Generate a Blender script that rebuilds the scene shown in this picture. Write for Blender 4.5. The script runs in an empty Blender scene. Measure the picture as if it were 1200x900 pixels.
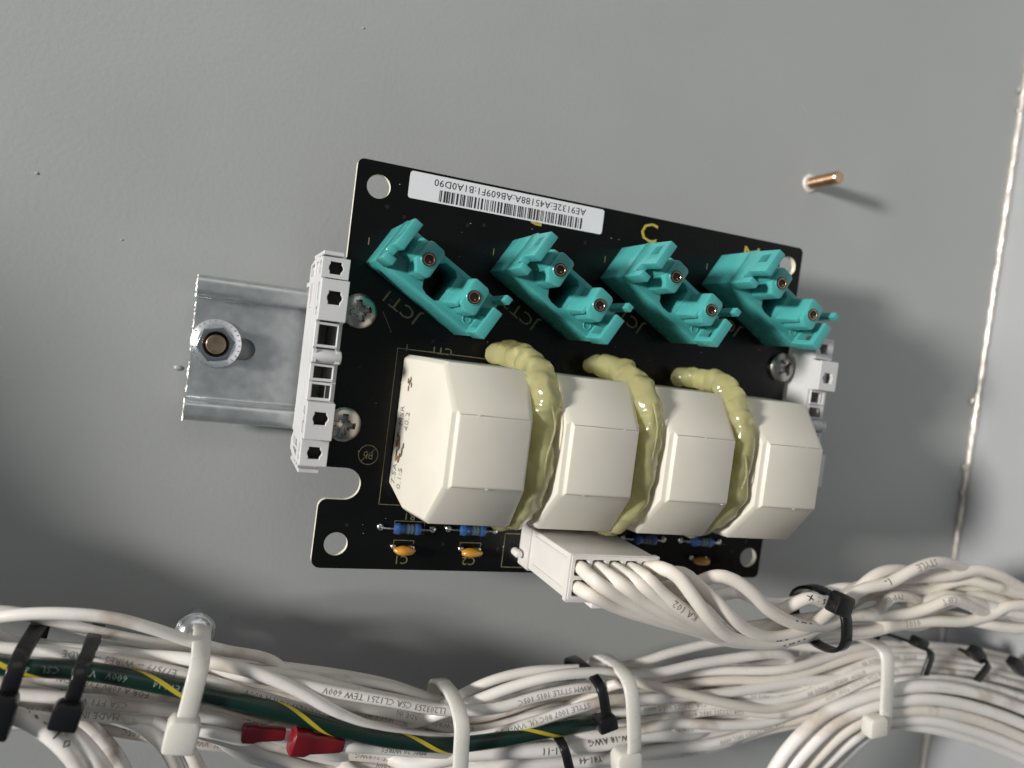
import bpy, bmesh, math, random
from mathutils import Vector, Matrix, noise
random.seed(7); PI_ = math.pi
S = 0.001                                   # everything below is written in millimetres
scene = bpy.context.scene
COL = scene.collection

# ------------------------------------------------------------------ camera
cam_d = bpy.data.cameras.new('camera'); cam = bpy.data.objects.new('camera', cam_d); COL.objects.link(cam)
Rw = Matrix(((0.92954301, 0.12594092, 0.34653813), (-0.10468102, 0.99132478, -0.07947999), (-0.35354162, 0.0376041, 0.93466264))).transposed()
cam.matrix_world = Matrix.Translation(Vector((-89.139, 7.518, 210.109)) * S) @ Rw.to_4x4()
cam_d.sensor_width = 36; cam_d.lens = 27.876
cam_d.clip_start = 0.01; cam_d.clip_end = 20
cam_d.dof.use_dof = True; cam_d.dof.focus_distance = 0.181; cam_d.dof.aperture_fstop = 11
scene.camera = cam

# ------------------------------------------------------------------ world and lamps
w = bpy.data.worlds.new('World'); scene.world = w; w.use_nodes = True
nt = w.node_tree; nt.nodes.clear()
wo = nt.nodes.new('ShaderNodeOutputWorld'); bg = nt.nodes.new('ShaderNodeBackground')
tc = nt.nodes.new('ShaderNodeTexCoord'); sp = nt.nodes.new('ShaderNodeSeparateXYZ'); mr = nt.nodes.new('ShaderNodeMapRange')
cr = nt.nodes.new('ShaderNodeMix'); cr.data_type = 'RGBA'
nt.links.new(tc.outputs['Generated'], sp.inputs[0]); nt.links.new(sp.outputs['Y'], mr.inputs['Value'])
mr.inputs['From Min'].default_value = -0.9; mr.inputs['From Max'].default_value = 0.9
nt.links.new(mr.outputs[0], cr.inputs['Factor'])
cr.inputs['A'].default_value = (0.062, 0.085, 0.112, 1); cr.inputs['B'].default_value = (0.30, 0.30, 0.29, 1)
nt.links.new(cr.outputs['Result'], bg.inputs['Color']); bg.inputs['Strength'].default_value = 0.68
nt.links.new(bg.outputs[0], wo.inputs[0])

def area(name, loc, target, sx, sy, power, col, spread=180):
    l = bpy.data.lights.new(name, 'AREA'); l.shape = 'RECTANGLE'; l.size = sx*S; l.size_y = sy*S
    l.energy = power; l.color = col; l.spread = math.radians(spread)
    o = bpy.data.objects.new(name, l); COL.objects.link(o)
    o.location = Vector(loc)*S
    o.rotation_euler = (Vector(target)-Vector(loc)).to_track_quat('-Z', 'Y').to_euler()
    return o
# daylight from an opening low on the left, and the bright room beyond the cabinet's open top
sl = bpy.data.lights.new('window_lamp', 'SPOT'); sl.energy = 156.0; sl.color = (1.0, 0.965, 0.91); sl.spot_size = math.radians(23); sl.spot_blend = 1.0; sl.shadow_soft_size = 0.125
so = bpy.data.objects.new('window_lamp', sl); COL.objects.link(so); so.location = Vector((-1700, 178, 745))*S
so.rotation_euler = (Vector((30, 54, 10))-Vector((-1700, 178, 745))).to_track_quat('-Z', 'Y').to_euler()
area('room_lamp', (-60, 330, 300), (0, 40, 0), 420, 260, 0.17, (1.0, 0.985, 0.955))

scene.render.engine = 'CYCLES'
scene.view_settings.view_transform = 'Standard'; scene.view_settings.look = 'None'
scene.view_settings.gamma = 1.0; scene.view_settings.exposure = 0.20
scene.view_settings.use_curve_mapping = False

# ------------------------------------------------------------------ materials
def mat(name, col, rough=0.5, metal=0.0, var=0.0, vscale=200, bump=0.0, bscale=900, rvar=0.0, coat=0.0, trans=0.0, sss=0.0, sssr=(1, 1, 1), spec=0.5, speck=None, dirt=None, bdist=0.05, ior=None, aniso=None):
    m = bpy.data.materials.new(name); m.use_nodes = True; t = m.node_tree; N = t.nodes; L = t.links
    b = N['Principled BSDF']; b.inputs['Base Color'].default_value = (*col, 1); b.inputs['Roughness'].default_value = rough
    b.inputs['Metallic'].default_value = metal; b.inputs['Coat Weight'].default_value = coat; b.inputs['Coat Roughness'].default_value = 0.15
    b.inputs['Transmission Weight'].default_value = trans; b.inputs['Specular IOR Level'].default_value = spec
    if ior: b.inputs['IOR'].default_value = ior
    if sss:
        b.inputs['Subsurface Weight'].default_value = sss; b.inputs['Subsurface Radius'].default_value = sssr; b.inputs['Subsurface Scale'].default_value = 0.002
    co = N.new('ShaderNodeTexCoord')
    def nz(scale, detail=4, stretch=None):
        n = N.new('ShaderNodeTexNoise'); n.inputs['Scale'].default_value = scale; n.inputs['Detail'].default_value = detail
        if stretch:
            mp = N.new('ShaderNodeMapping'); mp.inputs['Scale'].default_value = stretch
            L.new(co.outputs['Object'], mp.inputs[0]); L.new(mp.outputs[0], n.inputs['Vector'])
        else: L.new(co.outputs['Object'], n.inputs['Vector'])
        return n
    cur = None
    def mixc(fac, a, bcol):
        x = N.new('ShaderNodeMix'); x.data_type = 'RGBA'; L.new(fac, x.inputs['Factor'])
        if hasattr(a, 'links'): L.new(a, x.inputs['A'])
        else: x.inputs['A'].default_value = (*a, 1)
        x.inputs['B'].default_value = (*bcol, 1)
        return x.outputs['Result']
    def ramp(src, a, b_):
        r = N.new('ShaderNodeMapRange'); r.inputs['From Min'].default_value = a; r.inputs['From Max'].default_value = b_; L.new(src, r.inputs['Value']); return r.outputs[0]
    cur = col
    if var:
        n = nz(vscale, 5, aniso); cur = mixc(ramp(n.outputs['Fac'], 0.3, 0.7), tuple(max(0, c*(1-var)) for c in col), tuple(min(1, c*(1+var)) for c in col))
    if dirt:
        n = nz(dirt[0], 6); cur = mixc(ramp(n.outputs['Fac'], dirt[1], dirt[1]+0.12), cur, dirt[2])
    if speck:
        n = nz(speck[0], 2); cur = mixc(ramp(n.outputs['Fac'], speck[1], speck[1]+0.03), cur, speck[2])
    if hasattr(cur, 'links'): L.new(cur, b.inputs['Base Color'])
    if rvar:
        n = nz(vscale*0.7+20, 4, aniso); r = N.new('ShaderNodeMapRange'); r.inputs['To Min'].default_value = rough-rvar; r.inputs['To Max'].default_value = rough+rvar
        r.inputs['From Min'].default_value = 0.3; r.inputs['From Max'].default_value = 0.7
        L.new(n.outputs['Fac'], r.inputs['Value']); L.new(r.outputs[0], b.inputs['Roughness'])
    if bump:
        n = nz(bscale, 3, aniso); bp = N.new('ShaderNodeBump'); bp.inputs['Strength'].default_value = bump; bp.inputs['Distance'].default_value = bdist*S
        L.new(n.outputs['Fac'], bp.inputs['Height']); L.new(bp.outputs[0], b.inputs['Normal'])
    return m
M = {}
M['panel'] = mat('grey_enamel', (0.378, 0.392, 0.392), 0.38, var=0.03, vscale=22, bump=0.8, bscale=800, rvar=0.06, bdist=0.06)
M['scuff'] = mat('scuffed_enamel', (0.47, 0.48, 0.47), 0.5)
M['wall'] = mat('pale_enamel', (0.40, 0.415, 0.43), 0.38, var=0.05, vscale=18, bump=0.3, bscale=900, rvar=0.06, bdist=0.05)
M['seam'] = mat('bare_weld', (0.62, 0.58, 0.54), 0.34, metal=0.4, var=0.18, vscale=110, bump=0.5, bscale=500, bdist=0.3, dirt=(60, 0.62, (0.36, 0.26, 0.19)))
M['zinc'] = mat('zinc_plate', (0.56, 0.585, 0.595), 0.36, metal=0.85, var=0.10, vscale=420, bump=0.3, bscale=900, rvar=0.06, bdist=0.04)
M['cutzinc'] = mat('sheared_edge', (0.50, 0.49, 0.46), 0.45, metal=0.7, var=0.3, vscale=500, bump=0.9, bscale=900, bdist=0.2)
M['nut'] = mat('bright_zinc', (0.82, 0.84, 0.87), 0.30, metal=0.92, var=0.1, vscale=180, bump=0.2, bscale=400, rvar=0.08)
M['studcopper'] = mat('copper_flashed_steel', (0.66, 0.43, 0.27), 0.27, metal=1.0, var=0.2, vscale=300)
M['hexdark'] = mat('darkened_nut_zinc', (0.52, 0.55, 0.58), 0.20, metal=1.0, var=0.12, vscale=260, rvar=0.06)  # nut's zinc darkened in place of dark reflections on the hexagon
M['brass'] = mat('yellow_passivated', (0.58, 0.44, 0.30), 0.30, metal=1.0, var=0.35, vscale=300, bump=0.2, bscale=700)
M['screw'] = mat('screw_steel', (0.40, 0.38, 0.36), 0.30, metal=1.0, var=0.12, vscale=220, rvar=0.1, bump=0.15, bscale=600)
M['pcb'] = mat('black_solder_mask', (0.0035, 0.0036, 0.0038), 0.26, spec=0.28, var=0.3, vscale=60, bump=0.12, bscale=500, rvar=0.07, bdist=0.03, speck=(700, 0.80, (0.06, 0.06, 0.055)))
M['pcbedge'] = mat('fibreglass_edge', (0.72, 0.70, 0.58), 0.6, var=0.15, vscale=700)
M['silk'] = mat('silkscreen_ink', (0.19, 0.165, 0.085), 0.6, var=0.3, vscale=900)
M['silkbright'] = mat('yellow_silkscreen_ink', (0.50, 0.40, 0.06), 0.55, var=0.15, vscale=900)
M['viaring'] = mat('masked_copper_ring', (0.02, 0.02, 0.018), 0.25)
M['label'] = mat('label_paper', (0.80, 0.80, 0.84), 0.38, var=0.02, vscale=90, bump=0.06, bscale=400)
M['ink'] = mat('black_print', (0.022, 0.022, 0.024), 0.5)
M['greyink'] = mat('grey_print', (0.25, 0.235, 0.22), 0.6, var=0.5, vscale=900)
M['faintink'] = mat('faint_wire_print', (0.36, 0.335, 0.31), 0.6, var=0.35, vscale=1500)
M['greenink'] = mat('pale_wire_print', (0.20, 0.28, 0.24), 0.6, var=0.35, vscale=1500)
M['ct'] = mat('ivory_plastic', (0.70, 0.665, 0.585), 0.42, var=0.035, vscale=70, bump=0.12, bscale=900, rvar=0.05, sss=0.12, sssr=(1, 0.8, 0.6), bdist=0.04, speck=(330, 0.80, (0.36, 0.32, 0.26)))
M['seamline'] = mat('mould_seam', (0.36, 0.33, 0.28), 0.5)
M['burn'] = mat('brown_scorch', (0.20, 0.12, 0.07), 0.6, var=0.6, vscale=500)
M['teal'] = mat('teal_plastic', (0.07, 0.37, 0.36), 0.27, var=0.10, vscale=160, bump=0.14, bscale=700, rvar=0.08, sss=0.02, sssr=(0.3, 1, 1), coat=0.15, bdist=0.03)
M['greyplastic'] = mat('grey_plastic', (0.60, 0.60, 0.61), 0.45, var=0.04, vscale=120, bump=0.15, bscale=900, sss=0.06, bdist=0.03)
M['plug'] = mat('white_nylon', (0.74, 0.72, 0.69), 0.32, var=0.03, vscale=150, bump=0.12, bscale=700, sss=0.15, bdist=0.05)
M['wire'] = mat('white_pvc', (0.84, 0.81, 0.775), 0.33, var=0.05, vscale=60, bump=0.2, bscale=420, rvar=0.06, sss=0.1, sssr=(1, 0.75, 0.6), dirt=(55, 0.57, (0.60, 0.53, 0.46)), bdist=0.12)
M['wirewarm'] = mat('cream_pvc', (0.78, 0.725, 0.655), 0.30, var=0.05, vscale=60, bump=0.2, bscale=420, rvar=0.06, sss=0.1, sssr=(1, 0.75, 0.6), dirt=(100, 0.64, (0.50, 0.41, 0.33)), bdist=0.12)
M['wiregrey'] = mat('aged_white_pvc', (0.79, 0.755, 0.715), 0.38, var=0.07, vscale=70, bump=0.25, bscale=420, rvar=0.06, sss=0.08, dirt=(110, 0.60, (0.38, 0.33, 0.29)), bdist=0.12)
M['green'] = mat('green_pvc', (0.003, 0.022, 0.015), 0.32, var=0.15, vscale=120, bump=0.15, bscale=500, bdist=0.1)
M['yellow'] = mat('yellow_stripe', (0.50, 0.40, 0.03), 0.35, var=0.12, vscale=200)
M['blacktie'] = mat('black_nylon', (0.008, 0.008, 0.009), 0.28, bump=0.15, bscale=600, rvar=0.08, bdist=0.05)
M['nattie'] = mat('natural_nylon', (0.82, 0.80, 0.74), 0.30, var=0.05, vscale=90, bump=0.2, bscale=400, rvar=0.08, sss=0.4, sssr=(1, 1, 0.7), trans=0.12, bdist=0.08)
M['red'] = mat('red_vinyl', (0.24, 0.010, 0.018), 0.25, var=0.12, vscale=150, bump=0.12, bscale=400, trans=0.12, sss=0.15, sssr=(1, 0.1, 0.1), bdist=0.1)
M['glue'] = mat('amber_hot_glue', (0.90, 0.85, 0.47), 0.13, var=0.10, vscale=90, bump=0.4, bscale=150, rvar=0.04, trans=0.70, sss=0.7, sssr=(1, 0.85, 0.3), coat=0.4, bdist=0.3, ior=1.45)
M['resistor'] = mat('blue_lacquer', (0.03, 0.10, 0.30), 0.22, coat=0.6, var=0.15, vscale=300)
M['bandr'] = mat('resistor_band_dark', (0.03, 0.025, 0.03), 0.3, coat=0.5)
M['bandg'] = mat('resistor_band_olive', (0.12, 0.15, 0.05), 0.3, coat=0.5)
M['cap'] = mat('orange_epoxy', (0.62, 0.29, 0.035), 0.25, coat=0.6, var=0.12, vscale=300, bump=0.2, bscale=400, bdist=0.1)
M['solder'] = mat('solder', (0.75, 0.74, 0.72), 0.22, metal=1.0, var=0.1, vscale=500)
M['copper'] = mat('gold_pin', (0.85, 0.52, 0.30), 0.22, metal=1.0)
M['hole'] = mat('hole_shade', (0.012, 0.006, 0.005), 0.4)  # near-black for the shade painted into holes and gaps

# ------------------------------------------------------------------ helpers
OFF = {}
def smooth(me, ang=32):
    me.shade_smooth()
    try: me.set_sharp_from_angle(angle=math.radians(ang))
    except Exception: pass
def obj(name, bm, m, parent=None, bevel=0.0, seg=2, local=False, ang=32, off=None):
    """link one bmesh (mm) as one mesh object; vertices are world mm unless local"""
    if bevel:
        bm.normal_update()
        bmesh.ops.remove_doubles(bm, verts=bm.verts, dist=1e-4)
        es = [e for e in bm.edges if len(e.link_faces) == 2 and e.calc_face_angle(0) > math.radians(35)]
        if es:
            bmesh.ops.bevel(bm, geom=es, offset=bevel, segments=seg, affect='EDGES', profile=0.5, clamp_overlap=True)
    base = Vector((0, 0, 0))
    if parent is not None and not local: base = OFF.get(parent.name, Vector((0, 0, 0)))
    if off is not None: base = Vector(off)
    for v in bm.verts: v.co = (v.co - base)*S
    me = bpy.data.meshes.new(name); bm.to_mesh(me); bm.free()
    for mm in (m if isinstance(m, (list, tuple)) else [m]): me.materials.append(M[mm])
    smooth(me, ang)
    o = bpy.data.objects.new(name, me); COL.objects.link(o)
    if parent is not None: o.parent = parent
    elif off is not None: o.location = Vector(off)*S
    OFF[o.name] = base
    return o
def tag(o, label=None, cat=None, group=None, kind=None):
    if label: o['label'] = label
    if cat: o['category'] = cat
    if group: o['group'] = group
    if kind: o['kind'] = kind
    return o
def thing(name, loc, label, cat, group=None):
    o = bpy.data.objects.new(name, None); COL.objects.link(o); o.location = Vector(loc)*S
    o.empty_display_size = 0.005
    OFF[o.name] = Vector(loc); return tag(o, label, cat, group)
def B(): return bmesh.new()
def box(bm, x0, x1, y0, y1, z0, z1, mx=None):
    vs = [Vector((x, y, z)) for z in (z0, z1) for y in (y0, y1) for x in (x0, x1)]
    if mx is not None: vs = [mx @ v for v in vs]
    v = [bm.verts.new(p) for p in vs]
    for f in ((0, 2, 3, 1), (4, 5, 7, 6), (0, 1, 5, 4), (2, 6, 7, 3), (0, 4, 6, 2), (1, 3, 7, 5)): bm.faces.new([v[i] for i in f])
    return v
def prism(bm, poly, z0, z1, mx=None, top=None):
    """extrude a 2-D polygon; top = optional polygon for the upper end"""
    a = [Vector((p[0], p[1], z0)) for p in poly]; b = [Vector((p[0], p[1], z1)) for p in (top or poly)]
    if mx is not None: a = [mx @ v for v in a]; b = [mx @ v for v in b]
    a = [bm.verts.new(v) for v in a]; b = [bm.verts.new(v) for v in b]; n = len(a)
    bm.faces.new(a[::-1]); bm.faces.new(b)
    for i in range(n): bm.faces.new((a[i], a[(i+1) % n], b[(i+1) % n], b[i]))
def circ(cx, cy, r, n=28, a0=0.0, a1=2*math.pi):
    full = abs(a1-a0) > 6.28; k = n if full else n+1
    return [(cx+r*math.cos(a0+(a1-a0)*i/n), cy+r*math.sin(a0+(a1-a0)*i/n)) for i in range(k)]
def rrect(x0, x1, y0, y1, r, n=5):
    P = []
    for cx, cy, a in ((x1-r, y1-r, 0), (x0+r, y1-r, 90), (x0+r, y0+r, 180), (x1-r, y0+r, 270)):
        P += [(cx+r*math.cos(math.radians(a+90*i/n)), cy+r*math.sin(math.radians(a+90*i/n))) for i in range(n+1)]
    return P
def plate(bm, outer, holes, z0, z1, mx=None, mats=None):
    """a flat plate with real holes"""
    cu = bpy.data.curves.new('tmp', 'CURVE'); cu.dimensions = '2D'; cu.fill_mode = 'BOTH'; cu.extrude = (z1-z0)/2
    for poly in [outer]+list(holes):
        s = cu.splines.new('POLY'); s.points.add(len(poly)-1)
        for i, p in enumerate(poly): s.points[i].co = (p[0], p[1], 0, 1)
        s.use_cyclic_u = True
    o = bpy.data.objects.new('tmp', cu); me = bpy.data.meshes.new_from_object(o)
    n0 = len(bm.verts); f0 = len(bm.faces); bm.from_mesh(me); bm.verts.ensure_lookup_table(); bm.faces.ensure_lookup_table()
    for v in bm.verts[n0:]:
        v.co.z += (z0+z1)/2
        if mx is not None: v.co = mx @ v.co
    if mats:
        bm.normal_update()
        for f in bm.faces[f0:]:
            if abs(f.normal.z) < 0.5: f.material_index = 1
    bpy.data.objects.remove(o); bpy.data.meshes.remove(me); bpy.data.curves.remove(cu)
def lathe(bm, prof, c, n=32, mx=None, ax=None):
    """revolve (r, z) profile about the vertical through c"""
    rings = []
    for r, z in prof:
        ring = []
        for i in range(n):
            a = 2*math.pi*i/n; p = Vector((r*math.cos(a), r*math.sin(a), z))
            if mx is not None: p = mx @ p
            ring.append(bm.verts.new(p+Vector(c)))
        rings.append(ring)
    for a, b in zip(rings, rings[1:]):
        for i in range(n): bm.faces.new((a[i], a[(i+1) % n], b[(i+1) % n], b[i]))
    bm.faces.new(rings[0][::-1]); bm.faces.new(rings[-1])
def catmull(P, step=1.3):
    P = [Vector(p) for p in P]; Q = [P[0]*2-P[1]]+P+[P[-1]*2-P[-2]]; out = []
    for i in range(1, len(Q)-2):
        p0, p1, p2, p3 = Q[i-1:i+3]
        # centripetal parameterisation keeps wires from overshooting
        t0 = 0; t1 = t0+max(1e-3, (p1-p0).length**0.5); t2 = t1+max(1e-3, (p2-p1).length**0.5); t3 = t2+max(1e-3, (p3-p2).length**0.5)
        n = max(1, int((p2-p1).length/step))
        for k in range(n):
            t = t1+(t2-t1)*k/n
            A1 = p0*((t1-t)/(t1-t0))+p1*((t-t0)/(t1-t0)); A2 = p1*((t2-t)/(t2-t1))+p2*((t-t1)/(t2-t1)); A3 = p2*((t3-t)/(t3-t2))+p3*((t-t2)/(t3-t2))
            B1 = A1*((t2-t)/(t2-t0))+A2*((t-t0)/(t2-t0)); B2 = A2*((t3-t)/(t3-t1))+A3*((t-t1)/(t3-t1))
            out.append(B1*((t2-t)/(t2-t1))+B2*((t-t1)/(t2-t1)))
    out.append(P[-1]); return out
def frames(pts):
    F = []
    for i, p in enumerate(pts):
        T = (pts[min(i+1, len(pts)-1)]-pts[max(i-1, 0)]).normalized()
        ref = Vector((0, 0, 1)) if abs(T.z) < 0.93 else Vector((-0.35, 0, 0.1))
        Nn = (ref-T*ref.dot(T)).normalized(); F.append((T, Nn, T.cross(Nn)))
    # parallel transport where the reference flips
    for i in range(1, len(F)):
        if F[i][1].dot(F[i-1][1]) < 0.5:
            T = F[i][0]; Nn = F[i-1][1]; Nn = (Nn-T*Nn.dot(T)).normalized(); F[i] = (T, Nn, T.cross(Nn))
    return F
def tube(bm, pts, r, n=12, fr=None):
    fr = fr or frames(pts); rings = []
    for i, p in enumerate(pts):
        T, Nn, Bn = fr[i]; rr = r(i/(len(pts)-1)) if callable(r) else r
        rings.append([bm.verts.new(p+(Nn*math.cos(2*math.pi*k/n)+Bn*math.sin(2*math.pi*k/n))*rr) for k in range(n)])
    for a, b in zip(rings, rings[1:]):
        for k in range(n): bm.faces.new((a[k], a[(k+1) % n], b[(k+1) % n], b[k]))
    bm.faces.new(rings[0][::-1]); bm.faces.new(rings[-1])
def textmesh(s, size, sx=1.0, align='CENTER', res=2):
    cu = bpy.data.curves.new('tmp', 'FONT'); cu.body = s; cu.size = size; cu.resolution_u = res; cu.align_x = align; cu.align_y = 'CENTER'; cu.space_character = 1.05
    o = bpy.data.objects.new('tmp', cu); me = bpy.data.meshes.new_from_object(o)
    vs = [(v.co.x*sx, v.co.y) for v in me.vertices]; fs = [tuple(p.vertices) for p in me.polygons]
    bpy.data.objects.remove(o); bpy.data.meshes.remove(me); bpy.data.curves.remove(cu)
    return vs, fs
def flat_text(bm, s, size, pos, rot, sx=1.0, dz=0.0, mx=None):
    vs, fs = textmesh(s, size, sx); c, sn = math.cos(rot), math.sin(rot)
    nv = []
    for x, y in vs:
        p = Vector((pos[0]+x*c-y*sn, pos[1]+x*sn+y*c, pos[2]+dz))
        nv.append(bm.verts.new(mx @ p if mx is not None else p))
    for f in fs:
        try: bm.faces.new([nv[i] for i in f])
        except ValueError: pass
CAMP = Vector((-89, 7.5, 210))       # side of the wires the print is turned to
def wrap_text(bm, s, size, pts, fr, r, s0, ang=0.0, flip=True, sx=1.0):
    """print a line of text along a wire: s0 = distance along the wire of the text's first letter"""
    vs, fs = textmesh(s, size, sx, 'LEFT', 1)
    # cut the letters into bands so that they can follow the round of the wire
    tb = bmesh.new(); tv = [tb.verts.new((x, y, 0)) for x, y in vs]
    for f in fs:
        try: tb.faces.new([tv[i] for i in f])
        except ValueError: pass
    for q in range(-4, 5):
        bmesh.ops.bisect_plane(tb, geom=list(tb.verts)+list(tb.edges)+list(tb.faces), plane_co=(0, q*size*0.11, 0), plane_no=(0, 1, 0))
    tb.verts.index_update(); vs = [(v.co.x, v.co.y) for v in tb.verts]; fs = [tuple(v.index for v in f.verts) for f in tb.faces]; tb.free()
    L = [0.0]
    for a, b in zip(pts, pts[1:]): L.append(L[-1]+(b-a).length)
    nv = []
    if not isinstance(s0, (int, float)):
        q = Vector(s0); s0 = L[min(range(len(pts)), key=lambda i: (pts[i]-q).length)]
    import bisect
    for x, y in vs:
        if flip: d = s0-x; yy = y
        else: d = s0+x; yy = -y
        d = min(max(d, 0.01), L[-1]-0.01)
        i = min(len(L)-2, bisect.bisect_right(L, d)-1); t = (d-L[i])/(L[i+1]-L[i])
        p = pts[i].lerp(pts[i+1], t); Nn = fr[i][1].lerp(fr[i+1][1], t); Bn = fr[i][2].lerp(fr[i+1][2], t)
        Lv = (CAMP-p).normalized(); a = math.atan2(Lv.dot(Bn), Lv.dot(Nn))+ang+(yy if flip else y*-1)/r
        nv.append(bm.verts.new(p+(Nn*math.cos(a)+Bn*math.sin(a))*(r+0.035)))
    for f in fs:
        try: bm.faces.new([nv[i] for i in f])
        except ValueError: pass

# ================================================================== THE SETTING
bm = B(); plate(bm, [(-330, -260), (169.0, -260), (169.0, 300), (-330, 300)], [], -2.0, 0.0)
back = tag(obj('back_panel', bm, 'panel'), 'flat grey enamelled back panel of the cabinet', kind='structure')
bm = B(); box(bm, 170.6, 172.6, -260, 300, -2.0, 260)
side = tag(obj('side_wall', bm, 'wall', bevel=0.6), 'pale grey enamelled side wall at the right', kind='structure')
# rough corner bead between the panel and the side wall
bm = B(); pts = []; y = -258
while y < 298:
    pts.append(Vector((169.6+0.25*noise.noise(Vector((y*.2, 3, 0))), y, 0.7+0.35*noise.noise(Vector((y*.35, 0, 0)))))); y += 1.6
tube(bm, pts, lambda t: 1.05+0.35*noise.noise(Vector((t*90, 1.3, 0))), 10)
obj('corner_seam', bm, 'seam', side)
def blob(bm, c, r, sq=(1, 1, 1), seed=0, sub=2, amp=0.2):
    g = bmesh.ops.create_icosphere(bm, subdivisions=sub, radius=1.0)
    for v in g['verts']:
        d = v.co.normalized(); k = 1+amp*noise.noise(d*1.7+Vector((seed, seed*2, 0)))
        v.co = Vector((d.x*sq[0], d.y*sq[1], d.z*sq[2]))*r*k+Vector(c)
for i, (c, r) in enumerate((((168.32, -12.65, 0.80), 1.3), ((168.52, -22.05, 0.80), 1.0), ((167.21, 11.59, 0.80), 1.1), ((167.44, 123.44, 0.80), 1.0), ((168.56, 116.14, 0.80), 0.9))):
    bm = B(); blob(bm, c, r, (0.8, 1.3, 0.7), i); obj('weld_spatter', bm, 'seam', side)
for i, (c, r) in enumerate((((-130.94, 34.68, 0.00), .45), ((-96.86, -6.14, 0.00), .9), ((-112.16, 22.67, 0.00), .3), ((-77.72, -68.37, 0.00), .4), ((-62.25, 85.39, 0.00), .35))):
    bm = B(); blob(bm, c, r, (1.2, 0.8, 0.55), i+9); obj('paint_nib', bm, 'panel', back)

rsc = random.Random(5)
for i in range(14):
    x, y, a, L_ = rsc.uniform(-140, 150), rsc.uniform(-45, 110), rsc.uniform(-0.6, 0.9), rsc.uniform(2, 9)
    if -70 < x < 80 and -55 < y < 60: continue
    bm = B(); pts = [Vector((x+L_*t_*math.cos(a)+0.2*math.sin(5*t_), y+L_*t_*math.sin(a)+0.25*math.sin(3*t_+i), 0.0)) for t_ in [q/6 for q in range(7)]]
    tube(bm, pts, lambda t_: 0.045*math.sin(PI_*min(1, max(0.05, t_)))+0.012, 5); obj('scratch', bm, 'scuff', back)
# ------------------------------------------------------------------ stud standing on the panel (upper right)
def thread(bm, c, r, h, pitch=0.8, depth=0.16, n=24, chamf=0.4, mx=None):
    prof = [(r*0.8, 0), (r, 0.1)]; z = 0.3
    while z < h-chamf:
        prof += [(r, z), (r-depth, z+pitch*0.5)]; z += pitch
    prof += [(r, h-chamf), (r-chamf*0.7, h)]
    lathe(bm, prof, c, n, mx)
t = thing('weld_stud', (83.5, 73.9, 0), 'small copper coloured weld stud standing alone on the grey panel', 'stud')
bm = B(); thread(bm, (83.5, 73.9, 0.2), 1.95, 12.4, 0.8, 0.2); obj('threaded_shank', bm, 'studcopper', t)
bm = B(); lathe(bm, [(2.9, 0.0), (2.8, 0.35), (2.4, 0.6), (1.9, 0.55)], (83.2, 73.9, 0.0), 28)
for v in bm.verts: v.co.x += 0.3*noise.noise(v.co*1.1); v.co.y += 0.3*noise.noise(v.co*1.1+Vector((5, 0, 0)))
obj('weld_collar', bm, 'plug', t)

# ------------------------------------------------------------------ DIN rail
rail = thing('mounting_rail', (-94.3, -0.5, -1.2), 'zinc plated top hat rail running under the black circuit board', 'rail'); rail.location.z = 0
bm = B()
for sg in (1, -1):
    # build the flange as a thick strip: centre line then offset by half the sheet thickness
    cl = [(16.9, 5.6)]
    for i in range(1, 6):
        a = math.radians(18*i); cl.append((15.6+1.3*math.cos(a), 5.9+1.15*math.sin(a)))
    cl += [(14.9, 7.05)]
    for i in range(6):
        a = math.radians(90+18*i); cl.append((14.0+1.0*math.cos(a), 6.05+1.0*math.sin(a)))
    cl += [(12.9, 3.2)]
    for i in range(1, 6):
        a = math.radians(-18*i); cl.append((11.7+1.2*math.cos(a), 1.7+1.2*math.sin(a)))
    cl += [(11.2, 0.5)]
    out, inn = [], []
    for j, p in enumerate(cl):
        a = cl[max(j-1, 0)]; b = cl[min(j+1, len(cl)-1)]; d = Vector((b[0]-a[0], b[1]-a[1])).normalized()
        out.append((p[0]+d.y*0.5, p[1]-d.x*0.5)); inn.append((p[0]-d.y*0.5, p[1]+d.x*0.5))
    loop = out+inn[::-1]
    vs0 = [bm.verts.new((-94.3, sg*y-0.5, z)) for y, z in loop]; vs1 = [bm.verts.new((72.0, sg*y-0.5, z)) for y, z in loop]
    n = len(loop)
    for i in range(n):
        f = (vs0[i], vs0[(i+1) % n], vs1[(i+1) % n], vs1[i]); bm.faces.new(f if sg > 0 else f[::-1])
    for k in range(len(cl)-1):
        for vs in (vs0, vs1):
            f = bm.faces.new((vs[k], vs[k+1], vs[n-2-k], vs[n-1-k])); f.material_index = 1
bmesh.ops.recalc_face_normals(bm, faces=bm.faces)
obj('flange_pair', bm, ['zinc', 'cutzinc'], rail, ang=50)
def slot(x0, x1, y, r):
    return circ(x1-r, y, r, 12, -math.pi/2, math.pi/2)+circ(x0+r, y, r, 12, math.pi/2, 3*math.pi/2)
bm = B(); edge = [(-94.3, -11.7)]
plate(bm, [(-94.3, -11.75), (72, -11.75), (72, 10.75), (-94.3, 10.75)], [slot(-92.5+25*k, -79.8+25*k if k else -79.6, 0.2, 2.75) for k in range(6)], 0.03, 1.0, mats=True)
obj('rail_floor', bm, ['zinc', 'zinc'], rail)
bm = B()   # burr left by the shear along the cut end
for y0, y1, z0 in ((11.5, 17.0, 6.6), (-1.5, 10.6, 0.5), (-11.6, -4.2, 0.5), (-18.0, -12.3, 6.6)):
    pts = []; y = y0
    while y < y1:
        pts.append(Vector((-94.45+0.22*noise.noise(Vector((y*1.4, 2, 0))), y, z0+0.2*noise.noise(Vector((y*1.9, 7, 0)))))); y += 0.35
    tube(bm, pts, lambda t_: 0.26+0.22*noise.noise(Vector((t_*23, y0, 0))), 6)
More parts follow.
